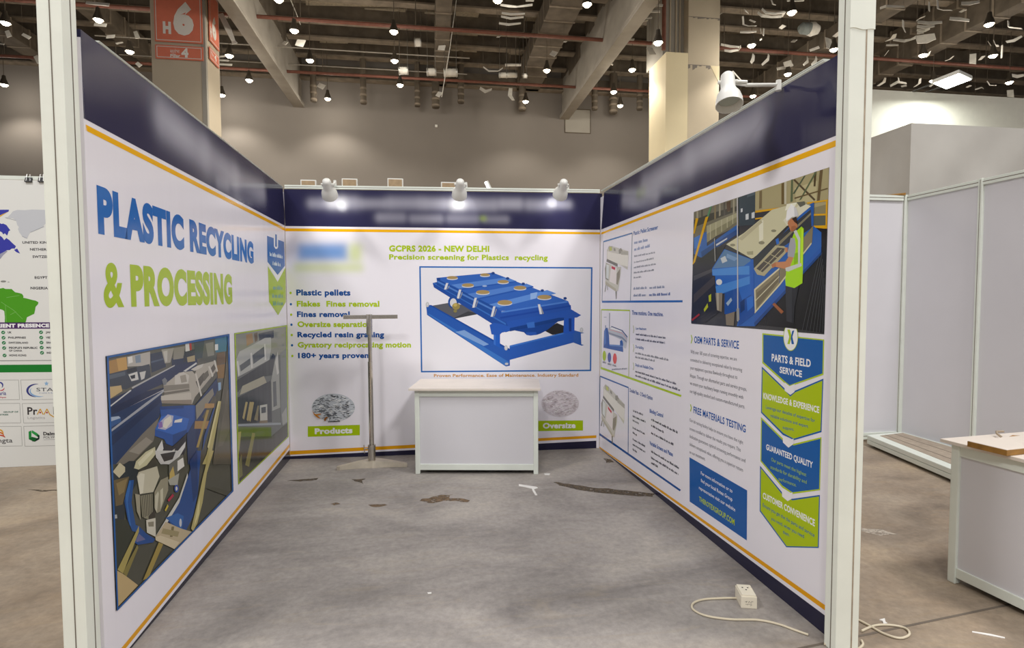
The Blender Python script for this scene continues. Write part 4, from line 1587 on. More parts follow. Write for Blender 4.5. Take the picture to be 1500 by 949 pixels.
def spotlight(head, aim, base, label, lit, size=1.0):
    """arm spotlight: base clamp on the rail, arm, yoke, bell shade, lens."""
    head, aim, base = Vector(head), Vector(aim).normalized(), Vector(base)
    root = thing('arm_spotlight', base, label, 'spotlight', 'white arm spotlights of the booth')
    k = size
    prof = [(0.0005, -0.115 * k), (0.022 * k, -0.112 * k), (0.033 * k, -0.10 * k), (0.036 * k, -0.085 * k), (0.037 * k, -0.02 * k), (0.045 * k, 0.0), (0.058 * k, 0.02 * k), (0.066 * k, 0.05 * k), (0.069 * k, 0.085 * k), (0.066 * k, 0.085 * k), (0.060 * k, 0.05 * k), (0.045 * k, 0.02 * k), (0.0005, 0.005 * k)]
    sh = lathe(prof, head, aim).build('shade', M['lamp_white'], root, smooth=True)
    ln = lathe([(0.0005, 0.040 * k), (0.03 * k, 0.045 * k), (0.050 * k, 0.052 * k), (0.052 * k, 0.03 * k), (0.03 * k, 0.012 * k)], head, aim)
    ln.build('lens', M['spot_glow'] if lit else M['lamp_inner'], root, smooth=True)
    fin = MB()
    side = aim.cross(Vector((0, 0, 1)))
    if side.length < 0.2:
        side = Vector((1, 0, 0))
    side.normalize()
    piv = head - aim * 0.06 * k
    fin.tube([piv - side * 0.05 * k, piv + side * 0.05 * k], 0.010 * k, 12)
    fin.build('pivot_knob', M['lamp_white'], root)
    y = MB()
    end = piv + (base - piv).normalized() * 0.10 * k
    end.z = piv.z - 0.015 * k
    for sg in (-1, 1):
        p = piv + side * 0.044 * k * sg
        y.tube([p, p + (end - piv) * 0.55 + Vector((0, 0, 0.006)), end], [0.008 * k] * 3, 8)
    y.build('yoke', M['lamp_white'], root)
    a = MB()
    arm_end = base + Vector((0, 0, 0.02))
    a.tube([end, arm_end], 0.0095 * k, 12)
    a.build('arm', M['lamp_white'], root)
    c = MB()
    c.tube([arm_end - Vector((0, 0, 0.028)), arm_end + Vector((0, 0, 0.022))], [0.016 * k, 0.013 * k], 12)
    c.build('clamp', M['lamp_white'], root)
    w = MB()
    q = head - aim * 0.108 * k
    w.tube([q, q + Vector((0, 0, 0.02 * k)) + (end - piv) * 0.3, piv + (end - piv) * 0.7 + Vector((0, 0, 0.02 * k)), end], 0.0035 * k, 6)
    w.build('flex_wire', M['plastic'], root)
    if lit:
        d = bpy.data.lights.new('spot_lamp', 'SPOT')
        d.energy = SPOT_W
        d.color = (1.0, 0.985, 0.97)
        d.spot_size = 2.0
        d.spot_blend = 0.9
        d.shadow_soft_size = 0.05
        o = bpy.data.objects.new('spot_lamp', d)
        o.location = head + aim * 0.09 * k
        o.rotation_euler = aim.to_track_quat('-Z', 'Y').to_euler()
        COL.objects.link(o)
    return root


for px, lab in ((481, 'white arm spotlight on the rear rail, leftmost of three over the rear wall'), (673.5, 'white arm spotlight on the rear rail, middle of three'), (823, 'white arm spotlight on the rear rail, rightmost of three over the rear wall')):
    yb = -0.02
    hd = at_y(px, 277, -0.36)
    u = BACK.uv(px + 9, 277)
    bs = BACK.w(u[0], (za + (zb - za) * u[0] / 3) + 0.034 + 0.010, -0.02)
    spotlight(hd, (0, 0.86, -0.5), bs, lab, True, 1.02)
# the one on the right wall, unlit, seen from below
bs = on_plane(1147, 124, RIGHT.o, RIGHT.n)
hd = at_y(1067, 134, bs.y + 0.01)
spotlight(hd, (-0.10, -0.30, -0.95), (bs.x - 0.024, bs.y, bs.z - 0.022), 'unlit white arm spotlight reaching in from the top of the right wall', False, 0.92)


# ------------------------------------------------------------------ counter
def counter(o, ux, uy, W, D, H, label, group=None):
    """white panel counter: four corner posts, rails, infill panels; o its front-left foot."""
    o = Vector(o)
    ux, uy = Vector(ux).normalized(), Vector(uy).normalized()
    R = Matrix(((ux.x, uy.x, 0, o.x), (ux.y, uy.y, 0, o.y), (0, 0, 1, o.z), (0, 0, 0, 1)))
    c = R @ Vector((W / 2, D / 2, 0))
    root = thing('display_counter', c, label, 'counter', group)
    p = 0.04
    for x in (0, W - p):
        for y in (0, D - p):
            MB().box((x, y, 0.001), (x + p, y + p, H), R).build('corner_post', M['profile'], root, bevel=0.006)
    for z, zz in ((0.035, 0.085), (H - 0.055, H - 0.004)):
        for y in (0.006, D - p + 0.006):
            MB().box((p, y, z), (W - p, y + 0.028, zz), R).build('cross_rail', M['profile'], root, bevel=0.002)
        for x in (0.006, W - p + 0.006):
            MB().box((x, p, z), (x + 0.028, D - p, zz), R).build('cross_rail', M['profile'], root, bevel=0.002)
    for y in (0.016, D - 0.024):
        MB().box((p - 0.004, y, 0.08), (W - p + 0.004, y + 0.006, H - 0.05), R).build('infill_panel', M['panel'], root)
    for x in (0.016, W - 0.024):
        MB().box((x, p - 0.004, 0.08), (x + 0.006, D - p + 0.004, H - 0.05), R).build('infill_panel', M['panel'], root)
    return root, R


fl, fr = at_z(608.5, 694.5, 0), at_z(788.5, 695, 0)
ux = (fr - fl)
W = ux.length
ux.normalize()
uy = Vector((-ux.y, ux.x, 0))
ct, CR = counter(fl, ux, uy, W, 0.50, 0.728, 'white panelled counter with cream top standing before the rear wall')
tp = MB()
tp.box((-0.045, -0.035, 0.729), (W + 0.02, 0.53, 0.749), CR)
tp.build('worktop', M['top'], ct, bevel=0.003)

# ------------------------------------------------------------------ T stand
ft = at_z(545, 683, 0)
st = thing('display_stand', ft, 'steel T-shaped display stand with bow foot left of the counter', 'stand')
sy = ft.y
zt = at_y(543, 464, sy).z
b = MB()
b.tube([(ft.x, sy, 0.16), (ft.x - 0.002, sy, 0.95)], 0.0215, 24)
b.build('lower_pole', M['steel'], st, smooth=True)
b = MB()
b.tube([(ft.x, sy, 0.951), (ft.x - 0.004, sy, zt - 0.002)], 0.018, 24)
b.build('upper_pole', M['steel'], st, smooth=True)
b = MB()
b.tube([(ft.x, sy, 0.035), (ft.x, sy, 0.20)], 0.034, 24)
b.build('foot_sleeve', M['steel'], st, smooth=True)
b = MB()
b.tube([(ft.x - 0.03, sy, 0.165), (ft.x - 0.065, sy - 0.005, 0.165)], 0.006, 10)
b.tube([(ft.x - 0.063, sy - 0.005, 0.125), (ft.x - 0.068, sy - 0.005, 0.2)], 0.004, 8)
b.build('clamp_screw', M['steel'], st)
b = MB()
b.tube([(ft.x - 0.004, sy, zt - 0.16), (ft.x - 0.004, sy, zt + 0.022)], 0.0275, 24)
b.build('top_collar', M['steel'], st, smooth=True)
xa, xb = at_y(503, 464, sy).x, at_y(582.5, 464, sy).x
b = MB()
b.box((xa, sy - 0.02, zt - 0.018), (xb, sy + 0.02, zt + 0.018))
b.build('crossbar', M['steel'], st, bevel=0.004)
# bow foot: two curved legs reaching forward to either side
xl, xr = at_z(494, 688, 0).x, at_z(596, 687, 0).x
b = MB()
n = 24
top, bot = [], []
for k in range(n + 1):
    t = k / n
    x = xl + (xr - xl) * t
    e = abs(2 * t - 1)
    yc = sy + 0.015 - 0.075 * e ** 1.6
    hw = 0.075 - 0.045 * min(1, e * 1.25) if e < 0.88 else 0.034 - 0.16 * (e - 0.88)
    zz = 0.060 - 0.028 * e
    top.append((x, yc, hw, zz))
for k in range(n):
    (x0, y0, h0_, z0), (x1, y1, h1_, z1) = top[k], top[k + 1]
    lift = 0.0 if abs(2 * k / n - 1) > 0.72 else 0.004
    b.hexa([(x0, y0 - h0_, 0.001), (x1, y1 - h1_, 0.001), (x1, y1 + h1_, 0.001), (x0, y0 + h0_, 0.001)],
           [(x0, y0 - h0_ * .8, z0), (x1, y1 - h1_ * .8, z1), (x1, y1 + h1_ * .8, z1), (x0, y0 + h0_ * .8, z0)])
b.build('bow_foot', M['steel_base'], st, bevel=0)

# ------------------------------------------------------------------ things on the floor
def rope(pix, r, z=None):
    pts = [at_z(x, y, r + 0.001 if z is None else z) for x, y in pix]
    out = []
    for k in range(len(pts) - 1):
        p0, p1, p2, p3 = pts[max(0, k - 1)], pts[k], pts[k + 1], pts[min(len(pts) - 1, k + 2)]
        for j in range(8):
            t = j / 8
            out.append(0.5 * ((2 * p1) + (-p0 + p2) * t + (2 * p0 - 5 * p1 + 4 * p2 - p3) * t * t + (-p0 + 3 * p1 - 3 * p2 + p3) * t ** 3))
    out.append(pts[-1])
    m = MB()
    m.tube(out, r, 10)
    return m


a, c = at_z(1085.5, 891, 0), at_z(1109, 892.5, 0)
d = (c - a)
bw = d.length
d.normalize()
e = Vector((-d.y, d.x, 0))
hb = 0.060
bx = thing('socket_box', (a + c) / 2 + e * 0.04, 'ivory square socket box with scribbled front on the floor by the right wall', 'socket')
R = Matrix(((d.x, e.x, 0, a.x), (d.y, e.y, 0, a.y), (0, 0, 1, 0), (0, 0, 0, 1)))
MB().box((0, 0, 0.001), (bw, 0.105, hb), R).build('housing', M['plastic'], bx, bevel=0.004)
MB().box((0.004, 0.004, hb - 0.001), (bw - 0.004, 0.101, hb + 0.008), R).build('face_plate', M['plastic'], bx, bevel=0.003)
for x, y in ((0.025, 0.07), (0.05, 0.07), (0.037, 0.05)):
    q = MB()
    q.tube([R @ Vector((x, y, hb + 0.006)), R @ Vector((x, y, hb + 0.0088))], 0.004, 10)
    q.build('socket_hole', M['hole'], bx)
q = MB()
q.box((0.056, 0.06, hb + 0.007), (0.068, 0.08, hb + 0.011), R)
q.build('switch', M['plastic'], bx, bevel=0.001)
q = MB()                                   # pen marks on the front
for x0, z0, x1, z1 in ((0.018, 0.034, 0.03, 0.036), (0.024, 0.03, 0.024, 0.038), (0.034, 0.03, 0.038, 0.038), (0.038, 0.038, 0.044, 0.03), (0.048, 0.03, 0.048, 0.038), (0.048, 0.038, 0.056, 0.036), (0.02, 0.022, 0.05, 0.024), (0.03, 0.018, 0.03, 0.024), (0.042, 0.016, 0.05, 0.019)):
    q.tube([R @ Vector((x0, -0.0002, z0)), R @ Vector((x1, -0.0002, z1))], 0.0007, 5)
q.build('pen_marks', M['hole'], bx)
tag(rope([(1082, 876), (1060, 876), (1030, 878), (1015, 884), (1016, 893), (1035, 902), (1070, 907), (1110, 908), (1140, 914), (1165, 923), (1184, 929.5)], 0.0052).build('mains_cable', M['cable'], smooth=True), 'ivory mains cable looping from the socket box across the booth floor', 'cable')
tag(rope([(1258, 908), (1275, 917), (1295, 928), (1318, 934.5), (1332, 929), (1326, 920), (1305, 915.5), (1282, 916), (1262, 924)], 0.0052).build('mains_cable', M['cable'], smooth=True), 'ivory mains cable curled on the floor right of the right post', 'cable')
tag(rope([(1207, 943), (1218, 946), (1230, 950), (1248, 956), (1258, 950), (1264, 944), (1262, 938)], 0.0052).build('mains_cable', M['cable'], smooth=True), 'ivory mains cable end poking out around the foot of the right post', 'cable')


def scrap(name, pix, h, m, label, cat):
    pts = [at_z(x, y, 0) for x, y in pix]
    b = MB()
    tris = tessellate_polygon([pts])
    i = len(pts)
    b.v = [p + Vector((0, 0, h)) for p in pts] + [p + Vector((0, 0, 0.0004)) for p in pts]
    for t in tris:
        q = [b.v[k] for k in t]
        up = (q[1] - q[0]).cross(q[2] - q[0]).z > 0
        b.f.append(tuple(t) if up else tuple(reversed(t)))
        b.c.append(None)
        b.f.append(tuple(k + i for k in (reversed(t) if up else t)))
        b.c.append(None)
    for k in range(i):
        k2 = (k + 1) % i
        b.f.append((k, k2, i + k2, i + k))
        b.c.append(None)
    return tag(b.build(name, m), label, cat)


def wob(pix, n, amp, seed):
    """roughen an outline"""
    rnd = random.Random(seed)
    out = []
    for k in range(len(pix)):
        (x0, y0), (x1, y1) = pix[k], pix[(k + 1) % len(pix)]
        for j in range(n):
            t = j / n
            out.append((x0 + (x1 - x0) * t + rnd.uniform(-amp, amp) * 2, y0 + (y1 - y0) * t + rnd.uniform(-amp, amp)))
    return out


scrap('paper_scrap', [(760, 709.5), (772, 711.5), (786, 713.5), (788, 715), (782, 717), (785, 722), (787, 725.5), (784, 725.5), (780.5, 720), (779, 716), (768, 713.5), (760, 712)], 0.004, M['paper'], 'torn white paper strip on the floor right of the counter', 'scrap')
scrap('paper_scrap', [(797, 694), (806, 694), (805, 696), (798, 695.6)], 0.004, M['paper'], 'tiny white paper bit beside the right foot of the counter', 'scrap')
scrap('paper_scrap', [(626, 868), (632, 867.6), (632, 869.6), (627, 870)], 0.002, M['paper'], 'tiny white fleck on the open booth floor', 'scrap')
scrap('dirt_streak', wob([(812, 706), (826, 708), (850, 712), (890, 716), (930, 720), (960, 723.5), (955, 727.5), (925, 726), (880, 722), (845, 717), (820, 711)], 3, 0.7, 1), 0.002, M['mud_dark'], 'long dark dirt track on the floor running to the right wall', 'stain')
scrap('dirt_streak', wob([(613, 733), (640, 726), (662, 724), (658, 729), (688, 732), (684, 735), (650, 733), (632, 737)], 4, 0.9, 2), 0.0012, M['mud'], 'brown dirt smear on the floor in front of the counter', 'stain')
scrap('dirt_streak', wob([(485, 738), (494, 736), (498, 738.5), (489, 740)], 3, 0.4, 3), 0.0012, M['mud'], 'small brown dirt spot on the floor left of the larger smears', 'stain')
scrap('dirt_streak', wob([(540, 740), (560, 738), (568, 740), (548, 743)], 3, 0.6, 4), 0.0012, M['mud'], 'small brown dirt smear on the floor below the steel stand', 'stain')
scrap('dirt_streak', wob([(515, 702), (536, 701), (530, 704), (533, 709), (524, 706)], 3, 0.5, 5), 0.0012, M['mud_dark'], 'hooked dark dirt mark on the floor just before the steel stand', 'stain')
scrap('dirt_streak', wob([(420, 704), (440, 702), (466, 700), (464, 703), (440, 705)], 3, 0.5, 6), 0.0012, M['mud_dark'], 'faint dark dirt line on the floor near the left wall corner', 'stain')
scrap('dirt_streak', wob([(884, 672), (896, 673), (900, 677), (888, 678)], 3, 0.6, 7), 0.0012, M['mud_dark'], 'small dark dirt patch in the corner by the right wall', 'stain')
scrap('dirt_streak', wob([(40, 716), (62, 718), (84, 717), (84, 718.5), (60, 720)], 3, 0.4, 8), 0.001, M['mud_dark'], 'dark crack mark on the floor below the map poster', 'stain')
scrap('dirt_streak', wob([(1262, 773), (1290, 776), (1316, 783), (1290, 784), (1262, 778)], 3, 0.8, 9), 0.001, M['scuff'], 'pale scuff on the floor right of the right post', 'stain')
scrap('paper_scrap', [(1288, 909), (1296, 907), (1297, 912), (1300, 914), (1294, 915), (1293, 911)], 0.006, M['paper'], 'crumpled white paper bit above the curled cable', 'scrap')
scrap('plastic_strip', [(1424, 925), (1450, 929), (1472, 934), (1472, 935.5), (1448, 931), (1424, 926.5)], 0.003, M['paper'], 'thin white plastic strip on the brown floor at lower right', 'scrap')


# ------------------------------------------------------------------ neighbour on the left: map poster
PW = Wall((-6.5, 0.152), (-1.75, 0.152), (0, -3))
pb = MB()
pb.box((-6.5, 0.156, 0.0), (-1.75, 0.19, 2.585))
struct(pb.build('wall_neighbour_left', M['mdf']))
pz = PW.uv(40, 264)[1]
MP = thing('map_poster', (-4.1, 0.15, 0), 'large printed poster with world map and client logos left of the booth', 'poster')
s = MB()
s.box((-6.5, 0.152, 0.001), (-1.75, 0.155, pz), col=hexc('#e3e4e0', 1.0))
s.build('white_field', M['matte_print'], MP)
GA = 1.05


def psheet(c=None):
    s = Sheet(PW, 0.0006, gain=GA)
    if c: s.crop(*c)
    return s


C1, C2, C3 = (0, 255, 6.33), (0, 390, 6.33), (0, 530, 5.58)
s = psheet(C1)
P = s.poly
P('#d9a93a', '-200,440 0,398 85,342 78,336 -200,330')
P('#3b3fa2', '-260,330 84,330 80,346 0,382 -200,420')
P('#3b3fa2', '0,455 15,462 30,458 60,472 80,500 96,520 80,530 74,552 66,570 44,548 30,560 20,540 0,530 -60,500 -60,440')
P('#3b3fa2', '-300,560 0,570 20,585 40,612 52,600 60,592 88,612 110,635 148,668 138,690 110,690 90,704 62,706 40,736 20,760 0,782 -120,800 -300,760')
P('#3b3fa2', '130,702 160,690 172,712 186,736 164,728 148,720')
P('#9a9cae', '0,740 40,720 60,708 70,716 30,752 0,790')
s.build('map_continent', M['matte_print'], MP)['label'] = 'purple North America'
s = psheet(C1)
P = s.poly
P('#c2c5ca', '38,402 70,400 100,370 120,345 160,332 230,334 300,328 435,332 455,420 440,444 410,470 400,490 350,508 320,524 282,540 268,560 252,596 230,592 206,576 180,540 168,510 175,490 160,470 150,432 120,410')
s.line('#9da1a8', (50, 404), (150, 430), 4)
s.line('#9da1a8', (206, 576), (252, 596), 5)
s.line('#9da1a8', (282, 540), (410, 486), 5)
s.build('map_continent', M['matte_print'], MP)['label'] = 'pale grey Greenland'
s = psheet(C2)
P = s.poly
P('#4d9a22', '-200,205 0,206 30,200 50,210 108,210 140,240 180,248 206,256 218,278 216,292 240,296 300,312 330,318 356,332 354,350 330,376 326,404 318,440 280,458 250,472 244,500 236,522 45,522 46,470 40,415 20,402 0,398 -100,380')
s.line('#86bd6a', (50, 360), (60, 520), 3)
s.line('#86bd6a', (60, 290), (180, 270), 3)
s.line('#86bd6a', (10, 330), (130, 410), 3)
s.line('#86bd6a', (130, 410), (210, 490), 3)
s.line('#86bd6a', (95, 450), (150, 420), 3)
s.ell('#8b8c88', 32, 140, 26, 9)
s.ell('#a3a4a2', 80, 146, 10, 4)
s.build('map_continent', M['matte_print'], MP)['label'] = 'green South America'
s = psheet(C1)
K = '#3c3c40'
s.text(K, 'UNITED KINGDOM', 208, 622, 645, 560, 622, 645, 0.016)
s.text(K, 'NETHERLANDS', 278, 686, 709, 560, 688, 711, 0.016)
s.text(K, 'SWTZERLAND', 302, 754, 777, 560, 754, 777, 0.016)
s.crop(*C2)
s.text(K, 'EGYPT', 322, 92, 116, 440, 92, 116, 0.016)
s.text(K, 'NIGERIA', 284, 190, 214, 445, 190, 214, 0.016)
s.build('map_lettering', M['matte_print'], MP)['label'] = 'country names beside the map'
s = psheet(C2)
s.poly('#4b2d62', '-400,521 492,519 494,578 -400,580')
s.text('#ececee', 'CLIENT PRESENCE', -75, 533, 570, 457, 531, 566, 0.034)
s.build('title_bar', M['matte_print'], MP)['label'] = 'purple title bar with white lettering'
s = psheet(C2)
for (x, y) in ((30, 613), (33, 662), (36, 709), (39, 757), (43, 826), (381, 611), (383, 660), (385, 706), (387, 753), (390, 801)):
    s.ell('#1e7a44', x, y, 18, 16, 18)
    s.line('#e6e8e6', (x - 8, y), (x - 2, y + 6), 4)
    s.line('#e6e8e6', (x - 2, y + 6), (x + 10, y - 7), 4)
s.build('tick_list', M['matte_print'], MP)['label'] = 'green tick marks'
s = psheet(C2)
for t in (('UK', 72, 603, 622, 108), ('PHILIPPINES', 76, 652, 670, 240), ('SWITZERLAND', 80, 700, 717, 262), ("PEOPLE'S REPUBLIC", 84, 746, 765, 348), ('OF CHINA', 84, 774, 790, 206), ('HONG KONG', 86, 816, 834, 244),
          ('JAPAN', 424, 602, 620, 520), ('VIETNAM', 426, 651, 669, 540), ('SINGAPORE', 430, 698, 716, 560), ('MALAYSIA', 432, 745, 762, 550), ('INDONESIA', 434, 793, 810, 560)):
    s.text(K, t[0], t[1], t[2], t[3], t[4], t[2], t[3], 0.018)
s.line('#3c3c40', (-400, 878), (505, 872), 4)
s.build('country_lettering', M['matte_print'], MP)['label'] = 'ticked country list'
s = psheet(C3)
s.poly('#1c7a2e', '-500,27 446,21 447,83 -500,90')
s.build('green_bar', M['matte_print'], MP)['label'] = 'green bar across the poster'


def logo_box(q, draw, label):
    s = psheet(C3)
    for k in range(4):
        s.line('#9b9b98', q[k], q[(k + 1) % 4], 3)
    draw(s)
    s.build('logo_box', M['matte_print'], MP)['label'] = label


def arc(s, col, cx, cy, rx, ry, a0, a1, w0, w1, n=20):
    pts, back = [], []
    for k in range(n + 1):
        a = a0 + (a1 - a0) * k / n
        w = w0 + (w1 - w0) * math.sin(math.pi * k / n)
        pts.append((cx + (rx + w) * math.cos(a), cy + (ry + w) * math.sin(a)))
        back.append((cx + rx * math.cos(a), cy + ry * math.sin(a)))
    s.poly(col, pts + back[::-1])


def d_star(s):
    arc(s, '#3a3f80', 325, 235, 92, 54, 1.9, 4.6, 1, 18)
    arc(s, '#7ea6d0', 340, 235, 90, 46, 1.4, 3.6, 1, 12)
    s.text('#4a5058', 'STAR', 298, 212, 240, 485, 212, 240, 0.0)
    pts = []
    for k in range(10):
        r = 20 if k % 2 == 0 else 9
        pts.append((380 + r * math.sin(k * math.pi / 5), 177 - r * math.cos(k * math.pi / 5)))
    s.poly('#8ab0d4', pts)
    s.scribble('#b4bcc8', 320, 258, 450, 258, 10, 70)


def d_praah(s):
    s.text('#3a3638', 'Pr', 224, 370, 432, 306, 370, 432, 0.012)
    for x in (305, 360):
        s.line('#d0a030', (x, 430), (x + 24, 384), 8)
        s.line('#d0a030', (x + 24, 384), (x + 48, 430), 8)
        s.ell('#b03030', x + 24, 414, 7, 7)
    s.line('#d0a030', (408, 430), (440, 450), 8)
    s.line('#d0a030', (440, 450), (468, 440), 8)
    s.text('#3a3638', 'h', 436, 366, 430, 468, 366, 430, 0.012)
    s.text('#b0b0b0', 'Logistics', 226, 446, 466, 368, 444, 464, 0.0)


def d_dalmia(s):
    s.poly('#1f8a3c', '234,570 256,560 258,642 236,632')
    s.poly('#2f9a4a', '262,558 300,580 324,600 318,620 258,578')
    s.poly('#1a2e28', '300,590 324,604 322,632 286,652 260,648 290,628 312,620')
    s.poly('#14602a', '236,632 262,612 300,622 284,652')
    s.text('#2c2c2e', 'Dalmia', 354, 572, 600, 482, 572, 600, 0.022)
    s.text('#4a4a4c', 'POLYPRO', 356, 608, 626, 490, 606, 624, 0.0)
    s.line('#8a8a8c', (358, 636), (470, 633), 2)


def d_aria(s):
    arc(s, '#3a3f90', -6, 196, 24, 24, 4.2, 6.9, 2, 12)
    arc(s, '#c03048', 0, 205, 36, 26, 0.2, 1.8, 1, 8)
    s.text('#3a3f90', 'aria', -8, 240, 272, 50, 238, 270, 0.006)
    s.text('#c05060', 'Pipes', 0, 284, 296, 50, 282, 294, 0.01)


def d_group(s):
    s.text('#3f6f60', 'GROUP OF', 28, 404, 416, 150, 401, 414, 0.016)
    s.text('#3f6f60', 'INDUSTRIES', -60, 426, 438, 68, 425, 437, 0.016)


def d_ngta(s):
    arc(s, '#d8a030', -30, 600, 58, 46, 4.7, 6.1, 1, 12)
    arc(s, '#d07020', -30, 612, 62, 34, 4.7, 6.1, 1, 12)
    arc(s, '#c04020', -30, 624, 72, 22, 4.7, 6.1, 1, 12)
    s.text('#4a4a4c', 'ngta', -16, 624, 660, 102, 622, 658, 0.004)


logo_box([(170, 148), (470, 142), (475, 304), (182, 310)], d_star, 'logo box with blue crescent')
logo_box([(182, 340), (475, 334), (480, 494), (194, 500)], d_praah, 'logo box with black and gold lettering')
logo_box([(194, 526), (480, 520), (486, 682), (204, 690)], d_dalmia, 'logo box with green hexagon mark')
logo_box([(-200, 150), (152, 148), (160, 308), (-200, 312)], d_aria, 'logo box with blue and red mark')
logo_box([(-200, 342), (162, 338), (170, 498), (-200, 502)], d_group, 'logo box with small green lettering')
logo_box([(-200, 530), (174, 526), (182, 686), (-200, 692)], d_ngta, 'logo box with orange sun mark')
for px, lab in ((42, 'black binder clip on the poster top, left of the two'), (61.5, 'black binder clip on the poster top, beside the white post')):
    c = at_y(px, 263.5, 0.15)
    t = thing('binder_clip', c, lab, 'clip', 'binder clips on the map poster')
    b = MB()
    b.hexa([(c.x - 0.028, 0.135, c.z - 0.02), (c.x + 0.028, 0.135, c.z - 0.02), (c.x + 0.028, 0.20, c.z - 0.02), (c.x - 0.028, 0.20, c.z - 0.02)], [(c.x - 0.028, 0.150, c.z + 0.022), (c.x + 0.028, 0.150, c.z + 0.022), (c.x + 0.028, 0.188, c.z + 0.022), (c.x - 0.028, 0.188, c.z + 0.022)])
    b.build('clip_body', M['black'], t, bevel=0.003)
    b = MB()
    b.tube([(c.x - 0.016, 0.14, c.z - 0.012), (c.x - 0.012, 0.15, c.z + 0.05), (c.x + 0.012, 0.15, c.z + 0.05), (c.x + 0.016, 0.14, c.z - 0.012)], 0.0028, 6)
    b.build('clip_wire', M['steel_clip'], t)
t = thing('poster_rail', (-4.1, 0.17, 2.6), 'white rail across the top of the map poster', 'rail')
b = MB()
b.box((-6.5, 0.157, 2.586), (-1.75, 0.189, 2.62))
b.build('rail_bar', M['profile'], t, bevel=0.004)

# ------------------------------------------------------------------ neighbour on the right
XR, YR, ZR = 6.2, -0.32, 2.50
b = MB()
b.box((3.12, YR, 0.03), (XR + 0.02, YR + 0.02, ZR))
struct(b.build('wall_neighbour_rear', M['panel']))
b = MB()
b.box((XR, -5.4, 0.03), (XR + 0.02, YR - 0.001, ZR))
struct(b.build('wall_neighbour_right', M['panel']))
XP = Vector((1, 0, 0))


def mull(x, y, label):
    t = thing('partition_post', (x, y, 0), label, 'post', 'slim white posts of the next booth')
    m = MB()
    m.box((x - 0.02, y - 0.02, 0.001), (x + 0.02, y + 0.02, ZR + 0.06))
    m.build('post_body', M['profile'], t, bevel=0.008)
    m = MB()
    m.box((x - 0.0215, y - 0.002, 0.01), (x - 0.019, y + 0.002, ZR + 0.05))
    m.build('slot', M['groove'], t)


mull(XR - 0.012, YR - 0.012, 'slim white post in the corner of the next booth')
ym = at_x(1434, 420, XR).y
mull(XR - 0.004, ym, 'slim white post in the side wall of the next booth')
mull(XR - 0.004, 2 * ym - YR, 'slim white post of the next booth farther along its side wall')
for (lo, hi, lab) in (((3.14, YR - 0.02, ZR + 0.0), (XR - 0.04, YR + 0.02, ZR + 0.055), 'white top rail over the rear wall of the next booth'), ((XR - 0.02, -5.4, ZR + 0.062), (XR + 0.02, YR - 0.04, ZR + 0.12), 'white top rail over the side wall of the next booth'),
                      ((3.14, YR - 0.018, 0.031), (XR - 0.04, YR - 0.001, 0.10), 'white bottom rail of the rear wall of the next booth'), ((XR - 0.018, -5.4, 0.101), (XR - 0.001, YR - 0.04, 0.17), 'white bottom rail of the side wall of the next booth')):
    if 'bottom' in lab and 'side' in lab:
        lo, hi = (lo[0], lo[1], 0.031), (hi[0], hi[1], 0.10)
    if 'top' in lab and 'side' in lab:
        lo, hi = (lo[0], lo[1], ZR + 0.0), (hi[0], hi[1], ZR + 0.055)
    t = thing('wall_rail', ((lo[0] + hi[0]) / 2, (lo[1] + hi[1]) / 2, lo[2]), lab, 'rail', 'white rails of the next booth')
    MB().box(lo, hi).build('rail_bar', M['profile'], t, bevel=0.004)
    m = MB()
    if 'rear' in lab:
        m.box((lo[0], lo[1] - 0.001, (lo[2] + hi[2]) / 2 - 0.003), (hi[0], lo[1] + 0.002, (lo[2] + hi[2]) / 2 + 0.003))
    else:
        m.box((lo[0] - 0.001, lo[1], (lo[2] + hi[2]) / 2 - 0.003), (lo[0] + 0.002, hi[1], (lo[2] + hi[2]) / 2 + 0.003))
    m.build('slot', M['groove'], t)
# torn gap with a yellow tie above the rear rail corner
tag(MB().hexa([(5.95, YR - 0.015, ZR + 0.057), (6.17, YR - 0.03, ZR + 0.057), (6.14, YR + 0.015, ZR + 0.057), (5.95, YR + 0.015, ZR + 0.057)], [(6.04, YR - 0.01, ZR + 0.066), (6.17, YR - 0.03, ZR + 0.08), (6.16, YR + 0.015, ZR + 0.08), (6.04, YR + 0.015, ZR + 0.066)]).build('board_offcut', M['wood_edge']), 'brown torn board offcut on the rail corner of the next booth', 'offcut')

# low platform
t = thing('low_platform', (5.8, -1.6, 0), 'low white-edged platform with brown top along the next booth wall', 'platform')
A, B, C_, D = Vector((5.70, -0.46, 0)), Vector((5.28, -2.75, 0)), Vector((6.10, -2.75, 0)), Vector((6.14, -0.40, 0))
up = lambda p, z: p + Vector((0, 0, z))
m = MB()
m.hexa([up(p, 0.025) for p in (A, B, C_, D)], [up(p, 0.065) for p in (A, B, C_, D)])
m.build('lower_rim', M['profile'], t, bevel=0.004)
m = MB()
m.hexa([up(p, 0.068) for p in (A, B, C_, D)], [up(p, 0.112) for p in (A, B, C_, D)])
m.build('upper_rim', M['profile'], t, bevel=0.006)
m = MB()
i_ = [A + Vector((0.10, -0.05, 0)), B + Vector((0.10, 0.05, 0)), C_ + Vector((-0.02, 0.05, 0)), D + Vector((-0.02, -0.05, 0))]
m.hexa([up(p, 0.110) for p in i_], [up(p, 0.115) for p in i_])
m.build('carpet_top', M['deckboard'], t)
m = MB()
